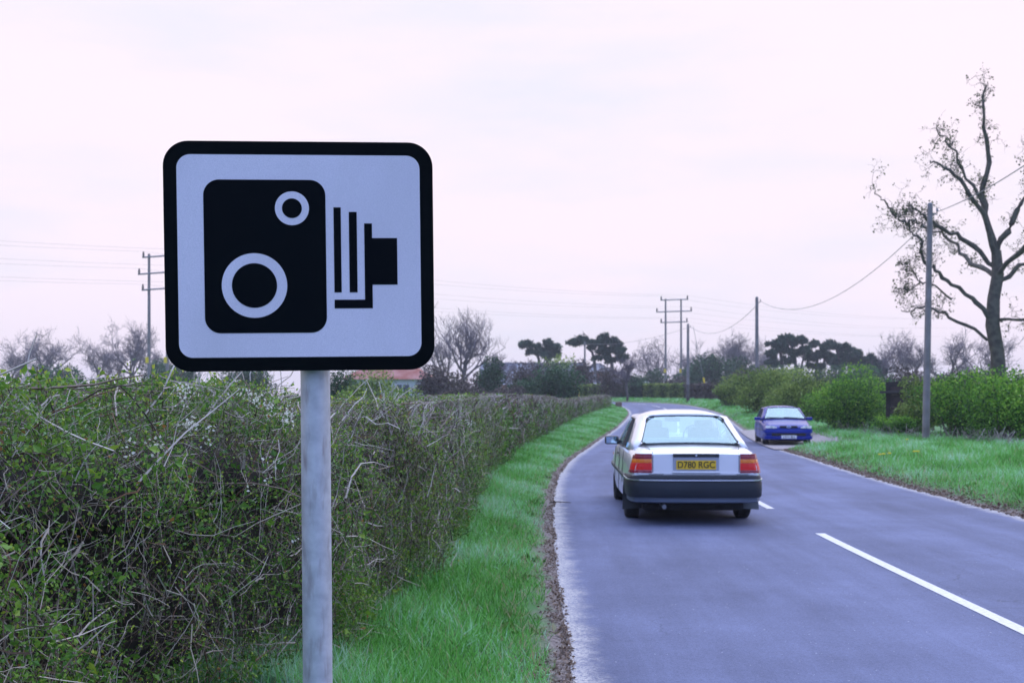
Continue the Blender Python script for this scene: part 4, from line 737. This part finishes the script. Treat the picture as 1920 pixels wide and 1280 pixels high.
M_PLY = mat('plate_yellow', (.80, .50, .012), .4, noise=(20, (.76, .46, .012))); M_PLW = mat('plate_white', (.75, .77, .80), .4, noise=(20, (.7, .72, .76)))
def interp_st(st, y):
    st = np.array(st, float); return [np.interp(y, st[:, 0], st[:, k]) for k in range(1, st.shape[1])]
def sweep(path, prof, c=(0, 2), mi=0, mb=None):
    """path (x,y) pts, prof (outward offset, z) closed loop"""
    P = np.array(path, float); T = unit(np.gradient(P, axis=0)); Nn = np.stack([T[:, 1], -T[:, 0]], 1)
    if np.sum((P-np.array(c))*Nn) < 0: Nn = -Nn
    k = len(prof); v = []; f = []
    for p, n_ in zip(P, Nn):
        for o, z in prof: v.append((p[0]+n_[0]*o, p[1]+n_[1]*o, z))
    for i in range(len(P)-1):
        for j in range(k): f.append((i*k+j, i*k+(j+1) % k, (i+1)*k+(j+1) % k, (i+1)*k+j))
    f.append(tuple(range(k))); f.append(tuple((len(P)-1)*k+j for j in range(k))[::-1]); mb = mb or MB(); return mb.add(v, f, mi)
def mirx(pts): return [(-x, y) for x, y in pts]
def patch(a, b2, c, d, bulge=0., nu=6, nv=4, out_=(0, 0, 1)):
    """bilinear patch a-b bottom, d-c top"""
    a, b2, c, d = map(Vector, (a, b2, c, d)); o = Vector(out_); v = []; f = []
    for j in range(nv+1):
        for i in range(nu+1):
            u, w_ = i/nu, j/nv; v.append(a.lerp(b2, u).lerp(d.lerp(c, u), w_)+o*bulge*(1-(2*u-1)**2)*(1-.0*(2*w_-1)**2))
    for j in range(nv):
        for i in range(nu): q = j*(nu+1)+i; f.append((q, q+1, q+nu+2, q+nu+1))
    return v, f
def car(root, st, wheels, wr, G, paint, roofz, gl=M_GLASS):
    ys_ = np.unique(np.concatenate([np.linspace(st[0][0], st[-1][0], 60), [s[0] for s in st]])); Wd, ZB, ZS, ZT = interp_st(st, ys_)
    fx = [0, .86, .955, .985, 1.0, 1.0, .985, .95, .905, .82, .5, 0]; v = []; f = []; m = []
    for y, a, zb, zs, zt in zip(ys_, Wd, ZB, ZS, ZT):
        hs = [zb, zb, zb+.04, zb+.16*(zs-zb)/.6, zb+.42*(zs-zb), zb+.52*(zs-zb), zb+.7*(zs-zb), zs-.06, zs-.012, zs+.55*(zt-zs), zt-.008, zt]
        ring = [(fx[k]*a, y, hs[k]) for k in range(12)]; ring += [(-x, y2, z) for x, y2, z in ring[10:0:-1]]; v += ring
    k = 22; n = len(ys_)
    for i in range(n-1):
        for j in range(k):
            f.append((i*k+j, (i+1)*k+j, (i+1)*k+(j+1) % k, i*k+(j+1) % k)); ym = (ys_[i]+ys_[i+1])/2; m.append(1 if (9 <= j <= 12 and G['Rb'][1]+.03 < ym < G['Wb'][1]-.03) else (2 if j in (0, 21) else 0))
    f.append(tuple(range(k))); m.append(0); f.append(tuple((n-1)*k+j for j in range(k))[::-1]); m.append(0)
    b_ = MB(); b_.v = v; b_.f = f; b_.m = m; body = b_.build('body', [paint, M_INTD, M_DARK], root)
    for yw in wheels:          # wheel arches
        cu = MB(); cu.prism([(yw+(wr+.055)*cos(q_), wr+(wr+.055)*sin(q_)) for q_ in np.linspace(0, 2*pi, 33)[:-1]], -1.2, 1.2); cu.v = [(y_, x_, z_) for x_, y_, z_ in cu.v]
        c_o = cu.build('cut', [M_DARK]); md = body.modifiers.new('b', 'BOOLEAN'); md.operation = 'DIFFERENCE'; md.object = c_o; md.solver = 'EXACT'; md.material_mode = 'TRANSFER'
        bpy.context.view_layer.update(); me = bpy.data.meshes.new_from_object(body.evaluated_get(bpy.context.evaluated_depsgraph_get())); body.modifiers.clear(); body.data = me; bpy.data.objects.remove(c_o)
    body.data.polygons.foreach_set('use_smooth', [True]*len(body.data.polygons)); body.data.set_sharp_from_angle(angle=radians(32))
    # shell of the cabin: pillars and roof
    b_ = MB()
    mr2 = lambda p: (-p[0], p[1], p[2])
    for s in (1, -1):
        q = (lambda p: p) if s > 0 else mr2
        for quad in (('Rb', 'Cb', 'Ct', 'Rt'), ('Cb', 'Sb0', 'St0', 'Ct'), ('Sb1', 'Ab', 'At', 'St1'), ('Ab', 'Wb', 'Wt', 'At')): b_.add(*patch(*[q(G[c_]) for c_ in quad], nu=2, nv=4))
    yr = np.linspace(G['Ct'][1], G['At'][1], 9); rows = []
    for i_, y in enumerate(yr):
        t_ = i_/8; wx = np.interp(y, [G['Ct'][1], G['St0'][1], G['St1'][1], G['At'][1]], [G['Ct'][0], G['St0'][0], G['St1'][0], G['At'][0]]); ze = np.interp(y, [G['Ct'][1], G['St0'][1], G['St1'][1], G['At'][1]], [G['Ct'][2], G['St0'][2], G['St1'][2], G['At'][2]])
        crown = roofz-.02-.055*(2*t_-1)**2*1.0; rows.append([(wx*u, y+(-.03 if i_ == 0 else .03 if i_ == 8 else 0)*(1-u*u), ze+(crown-ze)*(1-abs(u)**3.2)) for u in np.linspace(-1, 1, 15)])
    b_.add([p for r_ in rows for p in r_], [(i_*15+j_, i_*15+j_+1, (i_+1)*15+j_+1, (i_+1)*15+j_) for i_ in range(8) for j_ in range(14)])
    sh = b_.build('cabin_frame', paint, root, fix=False); md = sh.modifiers.new('s', 'SOLIDIFY'); md.thickness = .035; md.offset = 0
    bm = bmesh.new(); bm.from_mesh(sh.data); bmesh.ops.remove_doubles(bm, verts=bm.verts, dist=.004); bmesh.ops.recalc_face_normals(bm, faces=bm.faces); bm.to_mesh(sh.data); bm.free()
    sh.data.polygons.foreach_set('use_smooth', [True]*len(sh.data.polygons)); sh.data.set_sharp_from_angle(angle=radians(50))
    def glass(name, vf):
        me = MB().add(*vf).build(name, gl, root, smooth=60, fix=False); return me
    R, L_ = G, {k_: mr2(p) for k_, p in G.items()}
    rg = glass('rear_window', patch(L_['Rb'], R['Rb'], R['Rt'], L_['Rt'], .05, 10, 4, (0, -1, .35)))
    wg = glass('windscreen', patch(L_['Wb'], R['Wb'], R['Wt'], L_['Wt'], .07, 10, 4, (0, 1, .3)))
    for S_ in (R, L_):
        mb_, mt_ = Vector(S_['Sb0']).lerp(Vector(S_['Sb1']), .42), Vector(S_['St0']).lerp(Vector(S_['St1']), .42)
        glass('side_window', patch(S_['Sb0'], mb_-Vector((0, .03, 0)), mt_-Vector((0, .03, 0)), S_['St0'])); glass('side_window', patch(mb_+Vector((0, .03, 0)), S_['Sb1'], S_['St1'], mt_+Vector((0, .03, 0))))
        MB().tube([mb_, mt_], .03, 4).build('door_pillar', M_DARK, root)
        # dark seals round the glass
        MB().tube([Vector(S_['Sb0']), Vector(S_['Sb1'])], .012, 6).tube([Vector(S_['St0']), Vector(S_['St1'])], .014, 6).tube([Vector(S_['Sb0']), Vector(S_['St0'])], .012, 6).build('window_seal', M_DARK, root)
    for nm, a_, b3 in (('rear_window_seal', 'Rb', 'Rt'), ('windscreen_seal', 'Wb', 'Wt')):
        sgn = -1 if a_ == 'Rb' else 1; bl_ = .05 if sgn < 0 else .07; top = [Vector(L_[b3]).lerp(Vector(R[b3]), u)+Vector((0, sgn, .33))*bl_*(1-(2*u-1)**2) for u in np.linspace(0, 1, 9)]; bot = [Vector(L_[a_]).lerp(Vector(R[a_]), u)+Vector((0, sgn, .33))*bl_*(1-(2*u-1)**2) for u in np.linspace(0, 1, 9)]
        MB().tube([Vector(L_[a_])]+top+[Vector(R[a_])], .011, 6).tube(bot, .011, 6).build(nm, M_DARK, root)
    # seats
    ysf = G['Sb0'][1]+.42*(G['Sb1'][1]-G['Sb0'][1])+.1
    for sx_ in (-.37, .37):
        s1 = MB().box((sx_, ysf, 1.0), (.46, .14, .34), bev=.05).build('front_seat', M_INT, root, smooth=50); MB().box((sx_, ysf-.02, 1.215), (.26, .09, .12), bev=.035).tube([(sx_-.05, ysf, 1.1), (sx_-.05, ysf, 1.2)], .008, 6).tube([(sx_+.05, ysf, 1.1), (sx_+.05, ysf, 1.2)], .008, 6).build('headrest', M_INT, s1, smooth=50)
    MB().box((0, G['Rb'][1]+.38, .98), (1.2, .16, .14), bev=.05).build('rear_seat', M_INT, root, smooth=50)
    MB().box((0, G['Wb'][1]-.3, .95), (1.25, .3, .07), bev=.03).build('dashboard', M_INTD, root, smooth=50)
    MB().tube([(.37+.18*cos(q_), G['Wb'][1]-.5, 1.0+.18*sin(q_)) for q_ in np.linspace(0, 2*pi, 17)], .014, 6, cap=False).build('steering_wheel', M_INTD, root, smooth=50)
    MB().box((0, G['Wt'][1]+.08, roofz-.16), (.24, .03, .065), bev=.01).build('interior_mirror', M_INTD, root)
    for yw in wheels:
        for s in (-1, 1):
            xo = s*(interp_st(st, yw)[0]-.02-.095); b_ = MB(); prof = [(-.095, wr*.62), (-.095, wr*.9), (-.075, wr*.985), (-.04, wr), (.04, wr), (.075, wr*.985), (.095, wr*.9), (.095, wr*.62)]; v = []; f = []; ns = 32
            for a_ in range(ns):
                for o, rr_ in prof: v.append((xo+o, yw+rr_*cos(2*pi*a_/ns), wr+rr_*sin(2*pi*a_/ns)))
            for a_ in range(ns):
                for j in range(7): f.append((a_*8+j, a_*8+j+1, ((a_+1) % ns)*8+j+1, ((a_+1) % ns)*8+j))
            wh = b_.add(v, f).build('wheel', M_TYRE, root, smooth=40)
            b_ = MB(); b_.tube([(xo-s*.06, yw, wr), (xo+s*.075, yw, wr)], wr*.63, 28); 
            for q_ in range(8): a_ = 2*pi*q_/8; b_.tube([(xo+s*.07, yw+wr*.42*cos(a_), wr+wr*.42*sin(a_)), (xo+s*.078, yw+wr*.42*cos(a_), wr+wr*.42*sin(a_))], .028, 8, mi=1)
            b_.tube([(xo+s*.07, yw, wr), (xo+s*.088, yw, wr)], wr*.2, 16); b_.build('rim', [M_RIM, M_DARK], wh, smooth=40)
    return body
def door_mirrors(root, x, y, z, m):
    for s in (-1, 1):
        mm = MB().box((s*(x+.12), y, z), (.22, .11, .125), bev=.035).box((s*(x+.01), y+.02, z-.03), (.08, .07, .07), bev=.015).build('door_mirror', m, root, smooth=50)
        MB().box((s*(x+.125), y-.058, z), (.17, .006, .09), bev=.002).build('mirror_glass', mat('mirror_glass', (.55, .75, .85), .05, metal=1, noise=(2, (.6, .78, .87))), mm)
# --- silver saloon
sv = empty('silver_car', (2.275, 14.32, 0.0), radians(-2.0), 'silver saloon car seen from behind driving away on the left lane', 'car')
ST = [(.03, .80, .42, .86, .895), (.06, .825, .38, .885, .92), (.14, .848, .34, .90, .945), (.35, .868, .28, .912, .965), (.75, .880, .235, .92, .985), (1.5, .886, .21, .92, .985), (3.2, .886, .20, .905, .97), (3.6, .882, .22, .89, .95), (4.2, .862, .25, .84, .88), (4.52, .82, .28, .78, .80), (4.63, .77, .34, .72, .73)]
G1 = dict(Rb=(.665, .66, .985), Cb=(.775, .62, .925), Sb0=(.815, 1.12, .905), Sb1=(.815, 3.10, .90), Ab=(.80, 3.38, .92), Wb=(.72, 3.55, .955), Rt=(.525, 1.34, 1.325), Ct=(.60, 1.36, 1.318), St0=(.655, 1.62, 1.285), St1=(.655, 2.60, 1.30), At=(.61, 2.74, 1.325), Wt=(.54, 2.79, 1.335))
car(sv, ST, (1.06, 3.79), .315, G1, M_SILVER, 1.425)
RP = [(.898, .78), (.896, .45), (.888, .2), (.865, .08), (.82, .0), (.74, -.045), (.5, -.075), (.2, -.088), (0, -.09)]; RP = RP + mirx(RP[:-1])[::-1]
bp_ = sweep(RP, [(-.10, .36), (-.012, .355), (0, .38), (.004, .46), (.0, .535), (-.012, .555), (-.012, .60), (-.03, .625), (-.10, .625)], (0, 1)).build('rear_bumper', M_PLAS, sv, smooth=35)
sweep(RP, [(-.012, .56), (.006, .562), (.006, .578), (-.012, .58)], (0, 1)).build('bright_strip', M_CHR, bp_)
LP = [(.87, .55), (.86, .2), (.80, .05), (.5, -.03), (0, -.045)]; LP = LP+mirx(LP[:-1])[::-1]; sweep(LP, [(-.1, .29), (-.03, .285), (0, .30), (.0, .357), (-.1, .357)], (0, 1)).build('valance', mat('valance', (.11, .14, .20), .5, noise=(3, (.13, .16, .22))), sv, smooth=35)
SB = [(.892, .95), (.893, 1.5), (.893, 3.0), (.89, 3.9), (.86, 4.4)]
for s in (1, -1):
    sweep([(s*x_, y_) for x_, y_ in [(.889, .78)]+SB], [(-.02, .535), (.006, .54), (.008, .575), (-.02, .58)], (0, 2)).build('side_moulding', M_PLAS, sv)
    tl = MB(); TPt = [(.575, .018), (.70, .020), (.765, .028), (.815, .05), (.842, .10), (.856, .17)]; TPt = [(s*x_, y_) for x_, y_ in TPt]
    for z0, z1, mi in ((.655, .688, 1), (.690, .778, 0), (.780, .826, 2), (.828, .872, 1), (.872, .892, 1)):
        n_ = 6 if z1 < .88 else 5; sweep(TPt[:n_], [(-.03, z0), (.012, z0), (.013, (z0+z1)/2), (.012, z1), (-.03, z1)], (0, 2), mi, tl)
    tl.v = [(x_*(1-.30*(z_-.655)*min(1, max(0, (abs(x_)-.62)/.15))), y_, z_) for x_, y_, z_ in tl.v]; tl.build('tail_light', [M_LRED, M_LDRK, M_LAMB], sv)
    MB().box((s*.79, 1.41, .24), (.24, .02, .27), bev=.008).build('mud_flap', M_FLAP, sv) if 0 else None
    MB().add(*patch((s*.66, .60, .165), (s*.925, .60, .15), (s*.915, .64, .46), (s*.64, .64, .46), nu=2, nv=2)).box((s*.785, .625, .30), (.25, .012, .27), bev=.004).build('mud_flap', M_FLAP if s > 0 else M_DARK, sv, fix=False)
# boot details
_rb, _rt = Vector(G1['Rb']), Vector(G1['Rt'])
for s in (-1, 1):
    for nm_, Pc, dv, rr_ in (('upper', _rt, (_rb-_rt).normalized(), .10), ('lower', _rb, (_rt-_rb).normalized(), .06)):
        du = Vector((-1, 0, 0)); arc = [Pc+du*rr_*(1-sin(a_))+dv*rr_*(1-cos(a_)) for a_ in np.linspace(0, pi/2, 9)]
        pts_ = [p_+Vector((0, -.022, .012)) for p_ in [Pc-du*.01]+arc]; pts_ = [Vector((s*p_.x, p_.y, p_.z)) for p_ in pts_]
        MB().add(pts_, [(0, k_, k_+1) for k_ in range(1, 9)]).tube(pts_[1:], .010, 6, mi=1).build('window_corner', [M_SILVER, M_DARK], sv, fix=False)
    MB().tube([(s*.562, .028, .66), (s*.562, .026, .86), (s*.562, .05, .905), (s*.60, .30, .955), (s*.66, .60, .975)], .0045, 5).build('boot_gap', M_DARK, sv)
MB().box((0, .012, .873), (.60, .03, .042), bev=.008).build('boot_handle', M_DARK, sv)
MB().tube([(.0, -.007, .873), (0, -.002, .873)], .012, 12).build('boot_lock', M_CHR, sv)
MB().box((0, .022, .768), (.60, .012, .165), bev=.004).build('plate_recess', mat('recess', (.36, .38, .46), .4, metal=.4, noise=(3, (.4, .42, .5))), sv)
MB().box((0, .008, .664), (.62, .045, .022), bev=.008).build('boot_lip', M_SILVER, sv, smooth=40)
np_ = MB().box((0, .006, .755), (.52, .008, .112), bev=.003).build('number_plate', M_PLY, sv)
text_mesh('plate_text', 'D780 RGC', .112, mat('plate_letters', (.035, .028, .008), .5, noise=(9, (.05, .04, .01))), np_, Matrix.Translation((0, .0, .753)) @ Matrix.Rotation(radians(90), 4, 'X'), sx=.96)
for x_, wd in ((-.52, .20), (.60, .16)): MB().box((x_, .016, .640), (wd, .012, .02), bev=.003).build('badge', M_IRON, sv)
for zc, x0_, x1_ in ((.644, -.82, .82),): MB().box((0, .02, zc), (1.5, .02, .028), bev=.006).build('lower_boot_trim', mat('pale_trim', (.75, .75, .80), .35, noise=(3, (.7, .7, .76))), sv)
door_mirrors(sv, .82, 2.98, .955, M_DARK); sv.scale = (.945, 1, 1)
MB().tube([(-.42, -.05, .24), (-.42, .5, .26)], .028, 10).build('exhaust_pipe', M_IRON, sv, smooth=40)
MB().box((0, 2.3, .215), (1.35, 4.0, .10), bev=.04).build('underbody', M_TYRE, sv)  # set low and wide to deepen the shade on the road below
MB().box((-.868, 3.85, .72), (.008, .07, .035), rz=0, bev=.003).build('side_repeater', M_LAMB, sv)
for s in (-1, 1):
    MB().box((s*.884, 2.3, .8), (.012, .16, .03), bev=.004).build('door_handle', M_DARK, sv)
    [MB().tube(q_, .004, 4).build('door_gap', M_DARK, sv) for q_ in ([(s*.8872, 2.06, .28), (s*.8875, 2.06, .6), (s*.868, 2.06, .88)], [(s*.887, 1.35, .45), (s*.887, 1.30, .6), (s*.868, 1.22, .88)], [(s*.887, 3.1, .3), (s*.887, 3.1, .6), (s*.866, 3.1, .87)])]
# --- blue hatchback
bz = float(g(42))
bl_loc = (X(1479, 40.3), 40.3, bz); BY = radians(180-6.5)
bc = empty('blue_car', (0, 0, 0), BY, 'dark blue hatchback parked facing the camera in the gravel layby', 'car')
Mr = Matrix.Rotation(BY, 3, 'Z'); front = Mr @ Vector((0, 4.04, 0)); bc.location = Vector(bl_loc)-front
SB2 = [(.03, .76, .42, .84, .87), (.1, .80, .35, .87, .90), (.3, .825, .27, .885, .915), (.9, .842, .22, .89, .93), (2.0, .846, .20, .89, .95), (2.85, .843, .20, .875, .945), (3.2, .835, .22, .84, .895), (3.6, .815, .25, .775, .825), (3.85, .79, .30, .71, .745), (3.96, .765, .34, .665, .685), (4.0, .73, .36, .64, .65)]
G2 = dict(Rb=(.62, .28, .92), Cb=(.74, .26, .89), Sb0=(.79, .62, .895), Sb1=(.80, 2.45, .885), Ab=(.79, 2.72, .90), Wb=(.71, 2.90, .945), Rt=(.50, .62, 1.31), Ct=(.56, .64, 1.305), St0=(.63, .92, 1.275), St1=(.635, 1.98, 1.285), At=(.60, 2.10, 1.30), Wt=(.53, 2.16, 1.31))
car(bc, SB2, (.72, 3.25), .29, G2, M_BLUE, 1.395, M_GLASS2)
FP = [(.846, 2.92), (.852, 3.62), (.835, 3.85), (.79, 3.97), (.70, 4.03), (.4, 4.08), (0, 4.095)]; FP2 = FP[1:]+mirx(FP[1:-1])[::-1]
fb = sweep(FP2, [(-.12, .24), (-.02, .235), (0, .27), (.0, .35), (-.05, .36), (-.05, .45), (.0, .46), (.006, .52), (-.01, .60), (-.12, .615)], (0, 2)).build('front_bumper', M_BLUE, bc, smooth=35)
MB().box((0, 4.05, .405), (1.15, .05, .088), bev=.01).build('lower_grille', M_TYRE, fb)
MB().prism([(-.27, .635), (.27, .635), (.31, .665), (.29, .705), (-.29, .705), (-.31, .665)], 4.03, 3.90).build('grille', M_TYRE, bc)
e = MB().prism([(.085*cos(a_), .672+.036*sin(a_)) for a_ in np.linspace(0, 2*pi, 25)[:-1]], 4.035, 4.045).build('oval_badge', M_HEAD, bc); MB().prism([(.07*cos(a_), .672+.027*sin(a_)) for a_ in np.linspace(0, 2*pi, 25)[:-1]], 4.044, 4.048).build('badge_field', mat('badge_blue', (.10, .16, .42), .3, noise=(5, (.12, .18, .45))), e)
for s in (-1, 1):
    hl = MB(); pts = [(s*.40, .628), (s*.76, .62), (s*.795, .66), (s*.77, .715), (s*.52, .70), (s*.42, .66)]; hl.prism(pts, 0, .10)
    hl.v = [(x_, y_+3.99-.22*max(0, abs(x_)-.36)**1.0, z_) for x_, y_, z_ in hl.v]; hh = hl.build('headlight', M_HEAD, bc); MB().tube([(s*.60, 3.99, .665), (s*.60, 4.05, .665)], .045, 14).build('lamp_bowl', M_CHR, hh)
    MB().box((s*.62, 4.03, .30), (.13, .03, .06), bev=.01).build('indicator', M_LAMB, bc) if 0 else None
np2 = MB().box((-.0, 4.105, .325), (.52, .01, .112), bev=.003).build('number_plate', M_PLW, bc)
text_mesh('plate_text', 'L511 BLJ', .115, M_DARK, np2, Matrix.Translation((0, 4.112, .322)) @ Matrix.Rotation(radians(180), 4, 'Z') @ Matrix.Rotation(radians(90), 4, 'X'), sx=1)
door_mirrors(bc, .80, 2.42, .93, M_BLUE)
for x_, a_ in ((-.45, .3), (.15, .3)): MB().tube([(x_, 2.99, .965), (x_+.5, 2.95, .985)], .012, 5).build('wiper', M_TYRE, bc)
for s in (-1, 1):
    MB().tube([(s*.84, 3.5, .55), (s*.852, 2.0, .56), (s*.845, .5, .56)], .014, 6).build('side_moulding', M_DARK, bc)
    [MB().tube(q_, .004, 4).build('door_gap', M_DARK, bc) for q_ in ([(s*.847, 2.55, .3), (s*.848, 2.55, .6), (s*.825, 2.55, .86)], [(s*.847, 1.25, .3), (s*.848, 1.25, .6), (s*.825, 1.25, .86)])]
MB().box((0, 2.0, .22), (1.2, 3.2, .12), bev=.04).build('underbody', M_TYRE, bc)

# ------------------------------------------------------------ small things
M_DAND = mat('dandelion', (.80, .62, .02), .7, noise=(30, (.9, .7, .05)))
for k, (px, py) in enumerate(((1649, 868), (1656, 867), (1667, 869), (1714, 875), (1720, 874), (1700, 833))):
    Y = 25.5 if py > 840 else 32; x = X(px, Y); z0 = gz(x, Y); t = empty('dandelion', (x, Y, z0), label='yellow dandelion in the grass of the right verge', cat='flower', group='dandelions on the right verge')
    MB().tube([(0, 0, 0), (.01, 0, .20)], .004, 5).build('stem', GRASS, t)
    b_ = MB()
    for a_ in range(10): b_.tube([(.01, 0, .20), (.01+.035*cos(a_*.628), .035*sin(a_*.628), .215)], [.008, .012], 5)
    b_.build('flower_head', M_DAND, t)
b_ = MB().tube([(0, 0, .01), (.10, -.05, .03), (.22, .02, .02), (.32, -.03, .015)], [.010, .009, .007, .004], 6).tube([(.10, -.05, .03), (.17, -.12, .02)], [.006, .003], 5).build('fallen_stick', mat('stick', (.05, .04, .035), .9, noise=(9, (.09, .07, .06))), loc=(X(1030, 17.4), 17.3, .01)); tag(b_, 'dark fallen twig lying across the left road edge', 'stick')
b_ = MB().tube([(-.22, 0, 0), (.2, 0, .04)], [.03, .07], 6).add([(0, 0, .02), (.12, 0, .05), (-.1, .1, .5), (.02, .05, .1)], [(0, 1, 2), (1, 3, 2)]).add([(0, 0, .02), (.12, 0, .05), (.5, -.1, -.22), (.0, .05, .1)], [(0, 1, 2), (1, 3, 2)]).build('bird', M_TYRE, loc=(X(1094, 140), 140, Z(627, 140))); tag(b_, 'tiny dark bird flying above the leaning pine', 'bird')

# ------------------------------------------------------------ haze in the air
hm = bpy.data.materials.new('haze'); hm.use_nodes = True; t = hm.node_tree; t.nodes.clear(); o = N(t, 'ShaderNodeOutputMaterial'); v = N(t, 'ShaderNodeVolumePrincipled')
v.inputs['Color'].default_value = (.86, .88, .96, 1); v.inputs['Density'].default_value = .0006; v.inputs['Anisotropy'].default_value = .2; t.links.new(v.outputs[0], o.inputs['Volume'])
tag(MB().box((0, 550, 14), (2450, 1560, 34)).build('haze', hm), 'thin pale haze over the fields', 'haze', kind='stuff')
